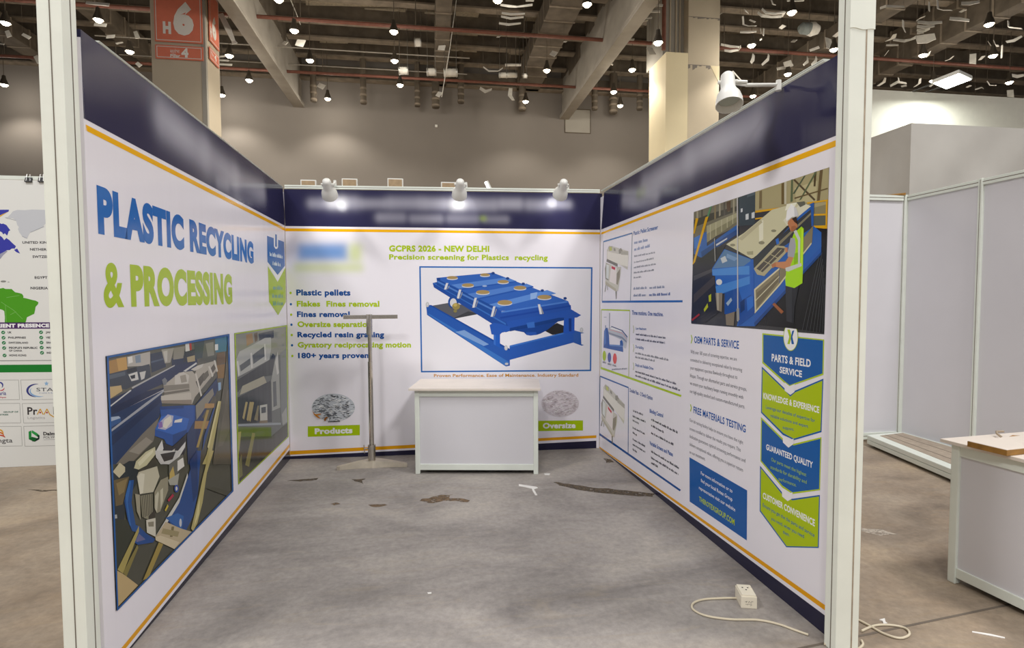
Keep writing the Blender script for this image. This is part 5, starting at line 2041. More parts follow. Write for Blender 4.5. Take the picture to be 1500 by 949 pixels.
for a_, b_ in ((0.22, 0.25), (0.60, 0.64)):
    q0, q1 = i_[0].lerp(i_[3], a_), i_[1].lerp(i_[2], a_)
    m.hexa([up(q0, 0.115), up(q1, 0.115), up(q1 + Vector((0.008, 0, 0)), 0.115), up(q0 + Vector((0.008, 0, 0)), 0.115)], [up(q0, 0.1165), up(q1, 0.1165), up(q1 + Vector((0.008, 0, 0)), 0.1165), up(q0 + Vector((0.008, 0, 0)), 0.1165)])
m.build('seam', M['groove'], t)
for p in (A + Vector((0.06, -0.06, 0)), B + Vector((0.06, 0.06, 0)), C_ + Vector((-0.06, 0.06, 0)), D + Vector((-0.06, -0.06, 0))):
    m = MB()
    m.tube([up(p, 0.001), up(p, 0.026)], 0.03, 12)
    m.build('foot', M['black'], t)

# counter of the next booth: its long panel runs towards us
f0 = at_z(1387, 850, 0)
f1 = at_z(1500, 906, 0)
uy2 = (f0 - f1)
uy2.z = 0
uy2.normalize()
ux2 = Vector((uy2.y, -uy2.x, 0))
Wd, Dp, H2 = 0.55, 1.06, 0.735
org = f0 - uy2 * Dp
c2, R2 = counter(org, ux2, uy2, Wd, Dp, H2, 'white panelled counter with cream top at the right edge beyond the right post')
MB().box((-0.02, -0.03, H2 + 0.001), (Wd + 0.03, Dp + 0.045, H2 + 0.019), R2).build('worktop', M['top'], c2, bevel=0.003)
# loose brown-edged board lying on it
ca = at_z(1475, 659, H2 + 0.05)
cb = at_z(1417, 645.5, H2 + 0.05)
dd = (cb - ca)
L2 = dd.length
dd.normalize()
ee = Vector((dd.y, -dd.x, 0))
Rb = Matrix(((ee.x, dd.x, 0, ca.x), (ee.y, dd.y, 0, ca.y), (0, 0, 1, 0), (0, 0, 0, 1)))
lb = thing('loose_board', ca, 'cream board with brown edges lying on the right-hand counter', 'board')
MB().box((0, 0, H2 + 0.0205), (0.40, L2, H2 + 0.048), Rb).build('brown_core', M['wood_edge'], lb, bevel=0.002)
MB().box((0.001, 0.001, H2 + 0.048), (0.399, L2 - 0.001, H2 + 0.050), Rb).build('cream_face', M['top'], lb)
hk = at_z(1466, 640, H2 + 0.02)
m = MB()
m.tube([hk + Vector((-0.02, -0.02, 0.006)), hk + Vector((-0.025, 0.0, 0.02)), hk + Vector((-0.01, 0.015, 0.026)), hk + Vector((0.03, 0.012, 0.026))], 0.006, 8)
tag(m.build('bent_hook', M['tan_groove'], smooth=True), 'small bent grey hook lying on the right-hand counter top', 'hook')
hk = at_z(1490, 642, H2 + 0.02)
tag(MB().hexa([hk + Vector(v) for v in ((-0.06, 0, 0.001), (0, -0.03, 0.001), (0.06, 0, 0.001), (0, 0.03, 0.001))], [hk + Vector(v) for v in ((-0.05, 0, 0.012), (0, -0.024, 0.012), (0.05, 0, 0.012), (0, 0.024, 0.012))]).build('wood_offcut', M['wood_edge']), 'small diamond-shaped brown offcut on the right-hand counter top', 'offcut')

# grey fabric room behind it
TX, TY = at_y(1335, 180, 0.7).x, 0.7
tz1 = at_y(1335, 180, 0.7).z
ft_ = thing('fabric_room', (TX + 3, TY + 1.5, 0), 'tall box clad in creased grey fabric behind the next booth', 'enclosure')


def cloth(p0, p1, z0, z1, nrm, name, nx, nz, seed):
    rnd = random.Random(seed)
    ph = [rnd.uniform(0, 6) for _ in range(6)]
    m = MB()
    g = {}
    for i in range(nx + 1):
        for j in range(nz + 1):
            a, b_ = i / nx, j / nz
            p = Vector(p0).lerp(Vector(p1), a)
            z = z0 + (z1 - z0) * b_
            x = a * (Vector(p1) - Vector(p0)).length
            w = 0.026 * math.sin(3.1 * x + 2.3 * z + ph[0]) + 0.026 * math.sin(6.3 * x - 4.1 * z + ph[1]) + 0.013 * math.sin(15 * x + 9 * z + ph[2]) * (1 - b_)
            e = min(1, 6 * a, 6 * (1 - a), 5 * b_, 5 * (1 - b_))
            g[i, j] = len(m.v)
            m.v.append(p + Vector(nrm) * w * e + Vector((0, 0, z)))
    for i in range(nx):
        for j in range(nz):
            m.f.append((g[i, j], g[i + 1, j], g[i + 1, j + 1], g[i, j + 1]))
            m.c.append(None)
    return m.build(name, M['tarp'], ft_, smooth=True)


cloth((TX, TY, 0), (TX + 6, TY, 0), 0.0, tz1, (0, -1, 0), 'front_cloth', 70, 40, 2)
cloth((TX, TY + 4, 0), (TX, TY, 0), 0.0, tz1, (-1, 0, 0), 'side_cloth', 40, 40, 5)
m = MB()
m.box((TX + 0.03, TY + 0.03, 0.0), (TX + 5.97, TY + 3.97, tz1 - 0.02))
m.build('inner_frame', M['mdf'], ft_)
# tall white fascia behind, with a lit floodlight
FY = 5.2
fz = at_y(1390, 137.5, FY).z
b = MB()
b.box((at_y(1264, 135, FY).x, FY, 0.0), (TX + 12, FY + 0.1, fz))
struct(b.build('wall_far_fascia', M['fascia']))
fc = at_y(1395, 119, FY - 0.75)
fl = thing('flood_lamp', (fc.x, FY, fz), 'glaring white floodlight on an arm over the tall white fascia', 'floodlight')
aim = Vector((0.04, -0.10, -0.99)).normalized()
q = aim.to_track_quat('-Z', 'Y').to_matrix().to_4x4()
q.translation = fc
MB().box((-0.30, -0.23, 0.0), (0.30, 0.23, 0.07), q).build('housing', M['lamp_white'], fl, bevel=0.01)
MB().box((-0.275, -0.21, -0.012), (0.275, 0.21, -0.001), q).build('lens', M['flood_glow'], fl)
m = MB()
for sx in (-0.2, 0.2):
    m.tube([(fc.x + sx, fc.y, fc.z + 0.03), (fc.x + sx * 0.8, FY + 0.03, fz + 0.01)], 0.014, 8)
m.build('arm', M['black'], fl)
d = bpy.data.lights.new('flood_light', 'AREA')
d.shape = 'RECTANGLE'
d.size, d.size_y = 0.42, 0.28
d.energy = 75
d.color = (0.96, 1.0, 0.93)
o = bpy.data.objects.new('flood_light', d)
o.location = fc + aim * 0.03
o.rotation_euler = aim.to_track_quat('-Z', 'Y').to_euler()
COL.objects.link(o)


# floodlights of the stand behind the rear wall, seen from the back over the rail
for px, py, w_, h_, lab, cut in ((451.5, 267, 23, 8, 'leftmost of the four floodlight backs over the rear wall', 0), (512, 266, 23, 9.5, 'second from left of the four floodlight backs over the rear wall', 0), (579, 266.5, 23, 11, 'third from left of the four floodlight backs over the rear wall', 0), (657, 271, 22, 9, 'rightmost of the four floodlight backs over the rear wall', 0)):
    yy = 0.55
    c = at_y(px, py, yy)
    k = (at_y(px + 10, py, yy) - at_y(px, py, yy)).length / 10
    W_, H_ = w_ * k, h_ * k
    t = thing('floodlight_back', (c.x, yy, c.z), 'white-rimmed ' + lab, 'floodlight', 'floodlights behind the rear wall')
    MB().box((c.x - W_ / 2, yy, c.z - H_ / 2 - 0.06), (c.x + W_ / 2, yy + 0.05, c.z + H_ / 2)).build('rim', M['lamp_white'], t, bevel=0.006)
    MB().box((c.x - W_ / 2 + 0.012, yy - 0.004, c.z - H_ / 2 - 0.05), (c.x + W_ / 2 - 0.012, yy + 0.002, c.z + H_ / 2 - 0.012)).build('back_plate', M['tan_board'], t)
    m = MB()
    m.tube([(c.x - 0.03, yy + 0.02, c.z - H_ / 2 - 0.05), (c.x - 0.03, yy + 0.02, 0.0)], 0.012, 8)
    m.build('stand_pole', M['profile'], t)
c = at_y(713, 271, 0.55)
t = thing('slim_floodlight', (c.x, 0.55, c.z), 'small lit floodlight edge glowing over the rear wall', 'floodlight')
q = Matrix.Translation(c) @ Matrix.Rotation(-0.45, 4, 'Y')
MB().box((-0.006, -0.02, -0.06), (0.010, 0.02, 0.035), q).build('lens', M['flood_glow'], t)
MB().box((0.0105, -0.022, -0.065), (0.03, 0.022, 0.036), q).build('housing', M['lamp_white'], t)
m = MB()
m.tube([(c.x + 0.03, c.y, c.z - 0.03), (c.x + 0.03, c.y, 0.0)], 0.012, 8)
m.build('stand_pole', M['profile'], t)


# ------------------------------------------------------------------ hall pillars and signs
def box_thing(name, lo, hi, m, label, cat, group=None, bevel=0.01):
    o = MB().box(lo, hi).build(name, m, None, bevel=bevel)
    return tag(o, label, cat, group)


PY = 9.0
pxl, pxr = at_y(223, 120, PY).x, at_y(302, 120, PY).x
py2 = at_x(322.5, 120, pxr).y
pil = thing('hall_pillar', ((pxl + pxr) / 2, PY + 0.5, 0), 'grey square hall pillar carrying orange-red signs behind the left wall', 'pillar')
MB().box((pxl, PY, 0), (pxr, py2, 11.1)).build('shaft', M['grey_pillar'], pil, bevel=0.02)
m = MB()
m.box((pxr - 0.09, PY - 0.012, 0), (pxr + 0.012, PY + 0.09, 11.09))
m.build('corner_guard', M['grey_column'], pil)
SF = Wall((pxl, PY), (pxr, PY), (0, 0))
SS = Wall((pxr + 0.012, PY), (pxr + 0.012, py2), (5, PY))


def sign(wall, quad, label, texts, lift=0.03):
    """a red sign board with white rule and lettering standing off the pillar face."""
    uv = [wall.uv(*p) for p in quad]
    u0, u1 = sorted((sum(uv[k][0] for k in (0, 3)) / 2, sum(uv[k][0] for k in (1, 2)) / 2))
    z1, z0 = sum(uv[k][1] for k in (0, 1)) / 2, sum(uv[k][1] for k in (2, 3)) / 2
    c = wall.w((u0 + u1) / 2, z0, lift)
    root = thing('pillar_sign', c, label, 'sign', 'orange-red signs on the hall pillar')
    m = MB()
    ring = [wall.w(u0, z0, lift), wall.w(u1, z0, lift), wall.w(u1, z0, 0.013), wall.w(u0, z0, 0.013)]
    m.hexa(ring, [p + Vector((0, 0, z1 - z0)) for p in ring])
    m.build('board', M['sign_red'], root)
    s = Sheet(wall, lift + 0.003, step=0.001, gain=1.1)
    w = 0.016
    e = 0.03
    for a, b, c_, d_ in ((u0 + e, u1 - e, z0 + e, z0 + e + w), (u0 + e, u1 - e, z1 - e - w, z1 - e), (u0 + e, u0 + e + w, z0 + e, z1 - e), (u1 - e - w, u1 - e, z0 + e, z1 - e)):
        s.poly_uv([(a, c_), (b, c_), (b, d_), (a, d_)], hexc('#efe9e2'))
    s.build('white_rule', M['matte_print'], root)
    s = Sheet(wall, lift + 0.004, step=0.0005, gain=1.1)
    for t in texts:
        s.text('#f1ece6', *t)
    s.build('sign_lettering', M['matte_print'], root)
    return root


sign(SF, [(226, -14), (296.5, -14), (297, 64), (227.5, 62)], 'large orange-red sign lettered H6 on the front of the pillar', [('H', 239.5, 32, 50, 251.5, 33, 51, 0.04), ('6', 254.5, 6, 52, 284.5, 6.5, 53, 0.045)])
sign(SF, [(228, 67), (298, 68.5), (298.5, 89), (229, 87)], 'small orange-red sign lettered Pillar 4 below the large one', [('स्तंभ', 250, 73.5, 78.5, 264, 74, 79, 0.0), ('Pillar', 250.5, 80, 84.5, 265, 80.4, 85, 0.02), ('4', 266.5, 71.5, 85, 277, 72, 85.5, 0.035)])
sign(SS, [(303.5, -14), (318, 0), (319.5, 80), (305.5, 54)], 'large orange-red H6 sign on the right side of the pillar', [('H', 305.5, 38, 50, 308, 42, 55, 0.03), ('6', 308.5, 22, 53, 314.5, 30, 62, 0.04)])
sign(SS, [(305, 64), (319, 87), (319.5, 104), (305.5, 82)], 'small orange-red sign on the right side of the pillar', [('Pillar', 307, 74, 78, 311, 80, 84, 0.01), ('4', 312, 78, 87, 315, 83, 92, 0.03)], )

QX0, QX1, QX2 = at_y(975, 120, PY).x, at_y(1007, 120, PY).x, at_y(1053, 120, PY).x
qy = at_x(951, 120, QX0).y
zf = at_y(990, 76.5, PY - 0.03).z
col = thing('hall_column', ((QX1 + QX2) / 2, PY + 0.5, 0), 'grey hall column beside the beige cladding behind the right wall', 'pillar')
MB().box((QX1, PY - 0.02, 0), (QX2, PY + 1.4, 11.1)).build('shaft', M['grey_pillar'], col, bevel=0.02)
MB().box((QX0 + 0.02, PY + 0.25, zf + 0.01), (QX1 - 0.001, PY + 1.4, 11.1)).build('recessed_face', M['grey_column'], col)
for k in (0.35, 0.62, 0.8):
    x = QX0 + (QX1 - QX0) * k
    m = MB()
    m.tube([(x, PY + 0.225, zf + 0.02), (x, PY + 0.225, 11.05)], 0.022, 10)
    m.build('conduit', M['grey_pillar'], col, smooth=True)
for z0, tint in ((at_y(1030, 26, PY).z, 0), (at_y(1030, 96, PY).z, 1)):        # torn paint seams
    pts = []
    rnd = random.Random(int(z0 * 10))
    m = MB()
    n = 14
    for k in range(n):
        a, b = QX1 + (QX2 - QX1) * k / n, QX1 + (QX2 - QX1) * (k + 1) / n
        h1 = 0.012 + (rnd.random() ** 2) * (0.05 if not tint else 0.16)
        m.hexa([(a, PY - 0.026, z0 - h1), (b, PY - 0.026, z0 - h1 * 0.8), (b, PY - 0.0201, z0 - h1 * 0.8), (a, PY - 0.0201, z0 - h1)], [(a, PY - 0.026, z0), (b, PY - 0.026, z0), (b, PY - 0.0201, z0), (a, PY - 0.0201, z0)])
    m.build('flaked_paint', M['hall_wall'], col)
z0 = at_y(1045, 97, PY).z
m = MB()
m.hexa([(QX2 - 0.03, PY - 0.027, z0 - 0.42), (QX2, PY - 0.027, z0 - 0.45), (QX2, PY - 0.0201, z0 - 0.45), (QX2 - 0.03, PY - 0.0201, z0 - 0.42)], [(QX2 - 0.27, PY - 0.027, z0), (QX2, PY - 0.027, z0), (QX2, PY - 0.0201, z0), (QX2 - 0.27, PY - 0.0201, z0)])
m.build('bare_patch', M['beige'], col)
cl = thing('beige_cladding', ((QX0 + QX1) / 2, PY, 0), 'tall beige boxed cladding in front of the grey column', 'cladding')
MB().box((QX0, PY - 0.03, 0), (QX1 - 0.002, qy, zf)).build('casing', M['beige'], cl, bevel=0.01)
m = MB()
m.box((QX0 - 0.012, PY - 0.042, 0), (QX0 + 0.03, PY - 0.02, zf - 0.01))
m.build('edge_strip', M['beige'], cl)
m = MB()
xr_ = at_y(972.5, 40, PY - 0.1).x
m.tube([(xr_, PY - 0.1, zf + 0.01), (xr_, PY - 0.1, 11.05)], 0.055, 14)
tag(m.build('riser_pipe', M['red_pipe'], smooth=True), 'red-brown riser pipe above the beige cladding', 'pipe')

# hatch outline, white box on the hall wall
WY = 15.0
h0_, h1_ = at_y(828, 160, WY), at_y(864, 195, WY)
ht = thing('wall_hatch', ((h0_.x + h1_.x) / 2, WY, h1_.z), 'flush grey hatch with dark outline high on the hall wall', 'hatch')
MB().box((h0_.x, WY - 0.012, h1_.z), (h1_.x, WY - 0.001, h0_.z)).build('hatch_leaf', M['grey_column'], ht)
m = MB()
for lo, hi in (((h0_.x - 0.03, h1_.z - 0.03), (h1_.x + 0.03, h1_.z)), ((h0_.x - 0.03, h0_.z), (h1_.x + 0.03, h0_.z + 0.03)), ((h0_.x - 0.03, h1_.z), (h0_.x, h0_.z)), ((h1_.x, h1_.z), (h1_.x + 0.03, h0_.z))):
    m.box((lo[0], WY - 0.02, lo[1]), (hi[0], WY - 0.001, hi[1]))
m.build('hatch_outline', M['dark_steel'], ht)
c = at_y(639, 185, WY)
box_thing('sensor_box', (c.x - 0.045, WY - 0.06, c.z - 0.045), (c.x + 0.045, WY - 0.001, c.z + 0.045), M['lamp_white'], 'tiny white sensor box on the grey hall wall', 'sensor')


# ------------------------------------------------------------------ girders, ducts, pipes under the ceiling
def girder(x, zb, side, label, ragged=True, m1='beam', y0=0.6, y1=14.98, fl_w=0.36, h=1.7, group=None):
    root = thing('roof_girder', (x, 8, zb), label, 'girder', group)
    MB().box((x - fl_w / 2, y0, zb), (x + fl_w / 2, y1, zb + 0.07)).build('bottom_flange', M[m1], root, bevel=0.01)
    b = MB()
    b.box((x - 0.09, y0, zb + 0.071), (x + 0.09, y1, zb + h))
    b.build('web', M[m1], root)
    for sx in (-1, 1):
        b = MB()
        b.box((x + sx * 0.15 - 0.03, y0, zb + 0.071), (x + sx * 0.15 + 0.03, y1, zb + 0.13))
        b.build('edge_lip', M[m1], root)
    if ragged:
        rnd = random.Random(int(x * 10))
        b = MB()
        y = y0
        while y < y1:
            d = rnd.uniform(0.35, 1.0)
            hh = rnd.uniform(0.1, 0.55)
            b.box((x + side * 0.092 - 0.004, y, zb + h - hh), (x + side * 0.11, min(y1, y + d), zb + h + 0.3))
            y += d
        b.build('ragged_coat', M['dark_steel'], root)
    return root


DUCTS = []


def ctop(x):
    """underside of what hangs overhead at x: a duct, a deck rib or the deck between ribs"""
    for a, b, z in DUCTS:
        if a - 0.03 < x < b + 0.03:
            return z - 0.021
    return 11.1 if (x + 30) % 1 < 0.45 else 11.2


gx1 = at_z(385, 80, 8.25).x
gx2 = at_z(893, 85, 8.25).x
girder(gx1, 8.25, 1, 'grey roof girder running back beside the signed pillar', group='grey roof girders')
girder(gx2, 8.25, -1, 'grey roof girder running back left of the beige cladding', group='grey roof girders')
for px, py, z, w_, h_, lab in ((648, 60, 9.2, 0.42, 0.5, 'dark duct running back over the middle of the hall'), (806, 60, 9.2, 0.85, 0.6, 'wide dark duct running back left of the right girder'), (1180, 95, 9.0, 0.5, 0.5, 'dark duct running back above the right booth wall'),
                               (1390, 63, 9.0, 0.5, 0.6, 'dark duct running back above the next booth'), (1345, 50, 9.6, 0.5, 0.4, 'upper dark duct running back above the next booth'), (30, 70, 9.2, 0.6, 0.5, 'dark duct running back at the far left'), (180, 60, 9.4, 0.5, 0.5, 'dark duct running back left of the signed pillar')):
    x = at_z(px, py, z).x
    DUCTS.append((x - w_ / 2, x + w_ / 2, z))
    root = thing('ceiling_duct', (x, 8, z), lab, 'duct', 'dark ducts under the ceiling')
    MB().box((x - w_ / 2, 2.0, z), (x + w_ / 2, 14.9, z + h_)).build('duct_body', M['dark_steel'], root, bevel=0.02)
    y = 3.0
    while y < 14.8:
        b = MB()
        b.box((x - w_ / 2 - 0.02, y, z - 0.02), (x + w_ / 2 + 0.02, y + 0.06, z + h_ + 0.02))
        y += 0.75
        b.build('duct_collar', M['duct'], root)
for k, (y, z) in enumerate(((7.4, 9.75), (8.5, 9.8), (9.6, 9.75), (10.7, 9.8), (11.9, 9.75), (13.1, 9.8), (14.3, 9.75), (14.85, 9.2))):
    root = thing('roof_purlin', (1, y, z), 'dark cross beam under the ceiling, number %s counted from the front' % ('first', 'second', 'third', 'fourth', 'fifth', 'sixth', 'seventh', 'last')[k], 'beam', 'dark cross beams')
    root['label'] = '%s dark cross beam under the ceiling counted from the front' % ('first', 'second', 'third', 'fourth', 'fifth', 'sixth', 'seventh', 'last')[k]
    MB().box((-24, y - 0.14, z), (27, y + 0.14, z + 0.05)).build('flange', M['duct'], root)
    MB().box((-24, y - 0.03, z + 0.051), (27, y + 0.03, z + 0.5)).build('web', M['dark_steel'], root)
for (pa, pb_, z, r, lab) in (((360, 23), (870, 39), 8.9, 0.05, 'nearest red-brown sprinkler pipe crossing under the ceiling'), ((520, 110), (1010, 122), 8.7, 0.045, 'second red-brown sprinkler pipe crossing farther back')):
    a = at_z(*pa, z)
    root = thing('sprinkler_pipe', (0, a.y, z), lab, 'pipe', 'red-brown sprinkler pipes')
    b = MB()
    b.tube([(-22, a.y, z), (26, a.y, z)], r, 12)
    b.build('pipe_run', M['red_pipe'], root, smooth=True)
    b = MB()
    for x in range(-20, 26, 3):
        b.tube([(x, a.y, z), (x, a.y, z + 0.9)], 0.012, 6)
    b.build('hanger_rod', M['dark_steel'], root)
for (py_, z, lab) in ((80, 9.0, 'thin pale conduit crossing under the ceiling'), (104, 9.0, 'second thin pale conduit crossing under the ceiling')):
    a = at_z(600, py_, z)
    b = MB()
    b.tube([(-8, a.y, z), (2.6, a.y, z)], 0.018, 8)
    tag(b.build('conduit', M['beam']), lab, 'conduit', 'pale conduits')


def slab(pix, z, th, m, name, label, cat, group=None):
    pts = [at_z(x, y, z) for x, y in pix]
    b = MB()
    b.hexa(pts, [p + Vector((0, 0, th)) for p in pts])
    return tag(b.build(name, m), label, cat, group)


for k, (q, lab) in enumerate((([(448, 1), (593, 4), (593, 11), (448, 8)], 'pale ribbed roof sheet strip, upper left of the centre duct'), ([(450, 12), (594, 15), (594, 24), (450, 20)], 'pale ribbed roof sheet strip below the upper one'),
                              ([(622, 7), (644, 7.5), (644, 13), (622, 12)], 'small pale roof sheet just left of the centre duct'), ([(622, 19), (644, 20), (644, 25), (622, 24)], 'lower small pale roof sheet left of the centre duct'),
                              ([(668, 6), (705, 7), (700, 27), (668, 26)], 'pale roof sheet square right of the centre duct'), ([(662, 47), (700, 48), (698, 85), (660, 84)], 'pale framed roof panel right of the centre duct'),
                              ([(772, 22), (796, 23), (800, 40), (764, 38)], 'pale roof sheet left of the wide dark duct'), ([(745, 70), (766, 71), (764, 90), (745, 88)], 'pale roof sheet beside the wide dark duct'),
                              ([(846, 14), (880, 14), (878, 28), (846, 27)], 'pale roof sheet right of the wide dark duct'), ([(820, 66), (846, 66), (840, 78), (822, 77)], 'pale duct end right of the wide dark duct'),
                              ([(470, 58), (505, 59), (510, 64), (468, 63)], 'pale roof sheet sliver beside the left girder'), ([(1350, 55), (1425, 58), (1420, 65), (1395, 66)], 'pale roof sheet above the next booth'),
                              ([(1350, 96), (1378, 94), (1378, 106), (1348, 108)], 'pale roof sheet low above the next booth'), ([(1480, 98), (1500, 94), (1500, 105), (1480, 106)], 'pale roof sheet at the right edge'),
                              ([(1110, 112), (1128, 104), (1128, 118), (1108, 120)], 'pale roof sheet above the right wall'), ([(154, 12), (168, 15), (168, 34), (153, 31)], 'pale square panel left of the signed pillar'))):
    slab(q, 10.2, 0.04, M['deck_pale'], 'roof_sheet', lab, 'roof sheet', 'pale roof sheets')

# dark drop pipes near the far wall
for k, (px, p0, p1, w_) in enumerate(((459, 128, 149, 9), (532, 120, 152, 9), (611, 118, 156, 8), (638, 122, 158, 11), (675, 118, 151, 9), (765, 122, 162, 10), (871, 140, 161, 8), (898.5, 140, 166, 11), (937, 140, 161, 8))):
    y = 14.3
    a, b = at_y(px, p0, y), at_y(px, p1, y)
    r = (at_y(px + w_, p0, y) - a).length / 2
    root = thing('drop_pipe', (a.x, y, b.z), '%s dark drop pipe from the left, hanging before the hall wall' % ('first', 'second', 'third', 'fourth', 'fifth', 'sixth', 'seventh', 'eighth', 'ninth')[k], 'pipe', 'dark drop pipes')
    m = MB()
    m.tube([(a.x, y, b.z), (a.x, y, ctop(a.x))], r, 14)
    m.build('pipe_body', M['dark_steel'], root, smooth=True)
    m = MB()
    for j in range(3):
        m.tube([(a.x, y, b.z + 0.04 + j * 0.22), (a.x, y, b.z + 0.10 + j * 0.22)], r * 1.12, 14)
    m.build('pipe_collar', M['duct'], root, smooth=True)

# white wrapped duct pieces
for k, (x0, x1, yc, h_, lab) in enumerate(((584, 598, 103.5, 11, 'short white wrapped duct piece left of the centre duct'), (625, 639, 105.5, 11, 'white wrapped duct piece touching the centre duct on its left'), (650, 670, 106.5, 12, 'white wrapped duct piece just right of the centre duct'),
                                           (731, 743, 110, 8, 'white wrapped duct piece farther right of the centre duct'), (741, 757, 110, 7.5, 'white wrapped duct piece joined to its right neighbour'), (740, 763, 95, 4, 'slim white wrapped duct piece above the joined pair'), (766, 772, 111, 7, 'small torn white duct end beside the wide dark duct'),
                                           (375, 386, 8, 9, 'white wrapped duct end near the left girder'), (607, 617, 62, 12, 'striped duct end left of the centre duct'))):
    y = 11.5 + {4: 0.5, 5: 1.0}.get(k, 0)
    a, b = at_y(x0, yc, y), at_y(x1, yc, y)
    r = abs(at_y(x0, yc - h_ / 2, y).z - a.z)
    root = thing('wrapped_duct', (a + b) / 2, lab, 'duct', 'white wrapped duct pieces')
    m = MB()
    n = 7
    m.tube([a.lerp(b, t / n) for t in range(n + 1)], [r * (0.94 + 0.06 * (t % 2)) for t in range(n + 1)], 16)
    m.build('wrap', M['insul'], root, smooth=True)
    m = MB()
    for p in (a.lerp(b, 0.08), a.lerp(b, 0.92)):
        m.tube([p - (b - a).normalized() * 0.012, p + (b - a).normalized() * 0.012], r * 1.08, 16)
        m.tube([p + Vector((0, 0, r)), Vector((p.x, p.y, ctop(p.x)))], 0.008, 6)
    m.build('hanger_strap', M['steel_clip'], root)
t = thing('wrapped_duct', at_z(1184, 40, 9.0), 'grey-green drum with white wrapped end above the right wall', 'duct', 'white wrapped duct pieces')
m = MB()
a, b = at_y(1170, 41, 9), at_y(1185, 42, 9)
m.tube([a, a.lerp(b, .3), b], [0.06, 0.15, 0.16], 18)
m.build('drum', mat('grey_green_drum', '#7d8583', 0.6), t, smooth=True)
m = MB()
c = at_y(1198, 44, 9)
m.tube([b, b.lerp(c, .4), b.lerp(c, .6), c], [0.165, 0.19, 0.16, 0.12], 18)
m.build('wrap', M['insul'], t, smooth=True)
m = MB()
m.tube([b + Vector((0, 0, 0.15)), Vector((b.x, b.y, ctop(b.x)))], 0.008, 6)
m.build('hanger_strap', M['steel_clip'], t)

# hanging strips of torn insulation
STRIPS = [
    ('1116,13 1122,19 1135,20 1149,18', 3.4), ('1110,18 1116,23 1130,25 1145,24', 3.6), ('1145,25 1149,18', 2.5), ('1088,24 1089,36 1096,38 1107,38', 2.6), ('1084,47 1096,47 1108,46', 2.2), ('1098,29 1106,32.5', 2.6),
    ('1130,0 1132,6 1136,7', 2.2), ('1153,0.5 1165,1 1178,0.6', 2), ('1143,42 1149,37', 4), ('1114,42 1115,49', 1.2), ('1119,42 1118,52', 1.8), ('1056,65 1070,68 1084,69', 2.6), ('1061,74 1070,75 1082,73 1085,68', 3),
    ('1104,80 1103,87 1100,92', 4), ('1126,80 1125,87 1116,95', 3), ('1183,84 1183,90 1177,95', 3), ('1196,84 1195,90 1189,95', 3.6), ('1138,101 1150,99 1162,95', 3), ('1148,95 1160,92', 6), ('1092,15 1094,18', 5), ('1113,59 1116,57', 2), ('1160,60 1166,60', 7),
    ('1222,54 1230,48 1235,42', 4), ('1213,56 1216,72', 9), ('1186,74 1200,69', 2.5),
    ('1289,12 1298,9 1325,10', 2.6), ('1361,3 1361,16', 2.2), ('1373,0 1374,13 1382,15 1394,15', 2.8), ('1408,5 1420,5 1435,2.5', 4), ('1406,18 1414,14', 3), ('1391,27 1405,28 1420,30', 4.2), ('1343,30 1347,27 1355,24', 2.4), ('1344,32 1360,34 1380,32.5', 3.4),
    ('1343,38.5 1355,40 1369,38', 3.4), ('1343,44 1355,45 1362,42', 3.6), ('1343,48.5 1353,47', 2.6), ('1342,58 1356,57 1370,53', 9), ('1300,60 1308,56 1311,50', 4), ('1308,58 1325,60 1334,58 1341,55', 3), ('1298,66 1306,66 1316,66', 2.4), ('1323,30 1323,40 1326,47', 2.8),
    ('1477,31 1478,40 1486,41 1497,42', 3), ('1474,61.5 1485,59.5 1497,53', 2.6), ('1385,89 1391,87 1397,82', 1.6), ('1435,88 1441,82', 2.6), ('1420,86 1430,86', 13), ('1286,126 1295,120 1297,114', 2.4), ('1304,126 1315,120 1328,122', 2.4), ('1316,114 1317,120', 2.4),
    ('1320,127 1328,125', 2), ('1340,127 1347,122 1348,115', 2.4), ('1362,127 1369,120', 2), ('1416,128 1422,125', 2), ('1428,131 1438,128 1441,130', 2.2), ('1446,119 1450,125 1459,125', 1.8), ('1475,137 1485,137', 8), ('1482,110 1490,112 1500,110', 4), ('1448,62 1451,66', 4), ('1456,60 1459,67 1463,67', 3),
    ('1467,85 1468,66', 1.4), ('1297,80 1300,76', 3), ('1352,82 1359,82 1362,76', 3),
    ('733,7 745,9 757,10 780,7', 2.6), ('735,19 748,21 769,20', 2.6), ('734,24 748,27 767,25', 2.6), ('731,34 745,36 763,34', 2.6), ('770,1 782,1', 1.6), ('703,129 711,134 720,131', 4), ('708,98 716,104 730,104 736,100', 1.6), ('748,129 747,140 752,147', 4.5), ('807,77 815,80', 7), ('728,54 732,54', 2.2), ('826,61 830,61', 2.4),
    ('642,70 652,70', 6), ('640,137 646,139', 7), ('466,124 475,128', 6), ('434,62 446,64', 9), ('415,62 420,64', 5), ('323,20 335,44 342,60 344,64', 6), ('322,88 335,89', 2), ('322,94 340,95', 2.2), ('322,83 330,82', 2), ('955,7 971,8', 2.6), ('953,17 967,17', 2.4), ('946,27 955,26', 2), ('943,31 949,30', 2), ('920,58 929,58', 2.2), ('894,88 896,95', 3), ('951,70 956,80', 8),
    ('126,4 160,7', 3.6), ('156,54 168,53', 4), ('198,46 202,56', 4.5), ('200,92 206,97', 4.5), ('10,45 14,54', 5), ('33,50 44,56', 4), ('0,64 6,65', 1.6), ('138,36 156,37', 4), ('52,82 58,92', 5), ('180,62 170,64', 1.6),
]
HUNG = {}
WHERE = lambda x: 'left of the signed pillar' if x < 222 else 'near the left girder' if x < 480 else 'over the middle of the hall' if x < 700 else 'left of the right girder' if x < 860 else 'near the right girder' if x < 1000 else 'above the right booth wall' if x < 1240 else 'above the next booth'
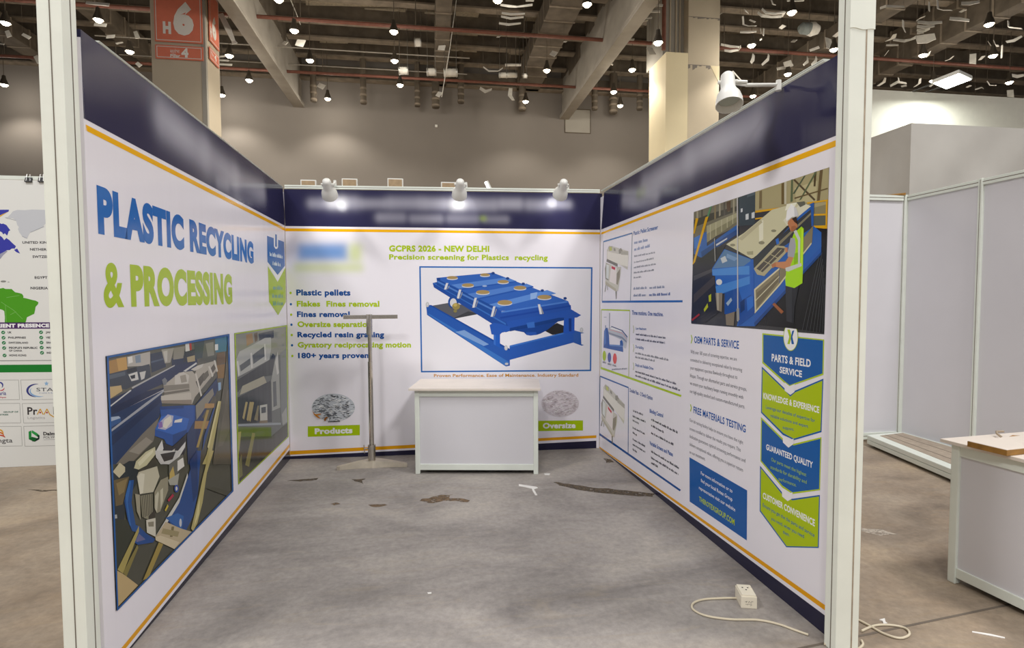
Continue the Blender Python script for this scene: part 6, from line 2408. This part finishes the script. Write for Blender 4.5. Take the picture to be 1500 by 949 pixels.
for k, (p, w_) in enumerate(STRIPS):
    pix = [tuple(map(float, q.split(','))) for q in p.split()]
    y0 = min(14.2, at_z(*max(pix, key=lambda q: -q[1]), 8.75 - 0.05 * (k % 7)).y)
    y0 -= 0.45 if k in (24, 58, 76, 92) else 0
    pts = [at_y(x, y, y0 - 0.12 * i) for i, (x, y) in enumerate(pix)]
    ppm = (at_y(pix[0][0] + 1, pix[0][1], y0) - at_y(*pix[0], y0)).length
    t = (pts[-1] - pts[0]).normalized()
    side = t.cross(Vector((0, 1, 0)))
    side = side + Vector((0, 0.25, 0))
    m = MB()
    m.ribbon(pts, w_ * 1.25 * ppm, side, 0.006)
    vert = abs(pix[-1][1] - pix[0][1]) > abs(pix[-1][0] - pix[0][0])
    long_ = sum(math.hypot(pix[i + 1][0] - pix[i][0], pix[i + 1][1] - pix[i][1]) for i in range(len(pix) - 1))
    so = m.build('insulation_strip', M['insul'])
    m = MB()
    m.tube([pts[0] - Vector((0, 0, 0.004)), Vector((pts[0].x, pts[0].y, ctop(pts[0].x)))], 0.003, 4)
    m.build('hanging_thread', M['dark_steel'], so)
    kind_ = '%s %s' % ('long' if long_ > 26 else 'short' if long_ < 12 else 'medium', 'upright' if vert else 'curved' if len(pix) > 3 else 'slanted')
    HUNG.setdefault((kind_, WHERE(pix[0][0])), []).append((pix[0][0], so))
ORD = ['first', 'second', 'third', 'fourth', 'fifth', 'sixth', 'seventh', 'eighth', 'ninth', 'tenth', 'eleventh', 'twelfth', 'thirteenth', 'fourteenth', 'fifteenth', 'sixteenth', 'seventeenth', 'eighteenth']
for (kind_, where_), lst in HUNG.items():
    lst.sort(key=lambda q: q[0])
    for n_, (_, so) in enumerate(lst):
        if len(lst) == 1:
            lab = 'the only %s strip of torn white insulation %s' % (kind_, where_)
        else:
            lab = '%s from left of the %s torn insulation strips %s' % (ORD[n_], kind_, where_)
        tag(so, lab, 'insulation', 'torn insulation strips under the ceiling')

# hanging wires
for a_, b_, lab in (((669, -4), (647, 142), 'thin pale wire hanging beside the centre duct'), ((424, -4), (440, 36), 'thin pale wire hanging above a lamp near the left girder'), ((1086, -3), (1050, 24), 'thin pale wire rising past the grey column'), ((1500, 8), (1450, 34), 'thin pale wire above the next booth lamp')):
    m = MB()
    p, q = at_y(*a_, 10.2), at_y(*b_, 10.6)
    m.tube([p, p.lerp(q, 0.5) + Vector((0.02, 0, -0.02)), q], 0.012, 6)
    tag(m.build('hanging_wire', M['insul']), lab, 'wire')

# ------------------------------------------------------------------ high-bay lamps
LAMPS = [(8, 34), (19, 131), (144, 29.6), (190, 76), (408, 0), (431, 45.5), (454, 89), (480, 145), (365, 118), (336, 82), (327, 141.5), (577, 47), (578, 89.6), (586, 125), (729, 1), (860, 7), (801, 103.6), (770, 149),
         (964, 63), (926, 102.6), (899, 135), (908.5, 155), (1160, 18.7), (1101, 67), (1221.5, 73), (1154, 109), (1103, 141), (1449, 36), (1352, 81), (1454.6, 82), (1367, 118.5), (1478.6, 121)]
LZ = 8.2
proto = None
NB = ['beside the left edge of the photo', 'low at the left edge above the poster', 'above the left end of the left booth wall', 'just left of the signed pillar', 'at the top edge right of the left girder', 'right of the left girder, upper row', 'right of the left girder, middle row', 'right of the left girder before the hall wall',
      'left of the left girder, lower right of the signs', 'touching the pillar edge below the signs', 'lowest beside the signed pillar before the hall wall', 'left of the centre duct, upper row', 'left of the centre duct, middle row', 'left of the centre duct, lower row', 'at the top edge right of the centre duct', 'at the top edge left of the right girder',
      'on the wide dark duct, middle row', 'on the wide dark duct before the hall wall', 'just left of the red riser pipe', 'under the right girder, middle row', 'under the right girder, lower row', 'under the right girder, lowest before the hall wall', 'high above the right booth wall', 'right of the grey column above the arm spotlight', 'at the right end of the right booth wall', 'low over the right booth wall',
      'directly right of the arm spotlight shade', 'top right above the next booth', 'beside the right post above the next booth', 'right of the floodlight, middle row', 'just left of the glaring floodlight', 'lowest at the right edge over the white fascia']
for k, (px, py) in enumerate(LAMPS):
    p = at_z(px, py, 7.3 if k == 18 else LZ)
    p.y = min(p.y, 14.0)
    if proto is None:
        proto = thing('high_bay_lamp', p, 'x', 'ceiling lamp', 'lit high-bay lamps under the ceiling')
        lathe([(0.0005, 0.30), (0.045, 0.29), (0.055, 0.20), (0.07, 0.16), (0.105, 0.06), (0.115, 0.0), (0.110, 0.0), (0.10, 0.06), (0.06, 0.14), (0.0005, 0.15)], p, (0, 0, 1), 20).build('reflector', mat('dark_lamp_housing', '#3b352c', 0.5), proto, smooth=True)
        lathe([(0.0005, -0.05), (0.06, -0.04), (0.09, 0.0), (0.095, 0.03), (0.0005, 0.031)], p, (0, 0, 1), 20).build('glowing_lens', M['lamp_glow'], proto, smooth=True)
        kids = [o for o in COL.objects if o.parent == proto]
        r = proto
    else:
        r = proto.copy()
        COL.objects.link(r)
        for ch in kids:
            c = ch.copy()
            inv = ch.matrix_parent_inverse.copy()
            c.parent = r
            c.matrix_parent_inverse = inv
            COL.objects.link(c)
        r.location = p
    m = MB()
    m.tube([p + Vector((0, 0, 0.301)), Vector((p.x, p.y, ctop(p.x)))], 0.008, 6)
    m.build('drop_rod', M['dark_steel'], r)
    r['label'] = 'lit round ceiling lamp ' + NB[k]
    for kind, watt in (('SPOT', HIGH_BAY_W), ('POINT', HIGH_BAY_W * 0.2)):      # the reflector's cone and what the lens spills sideways
        d = bpy.data.lights.new('high_bay_light', kind)
        d.energy = watt
        d.color = (1.0, 0.92, 0.80)
        d.shadow_soft_size = 0.12
        if kind == 'SPOT':
            d.spot_size = 2.25
            d.spot_blend = 0.55
        o = bpy.data.objects.new('high_bay_light', d)
        o.location = p - Vector((0, 0, 0.12))
        COL.objects.link(o)
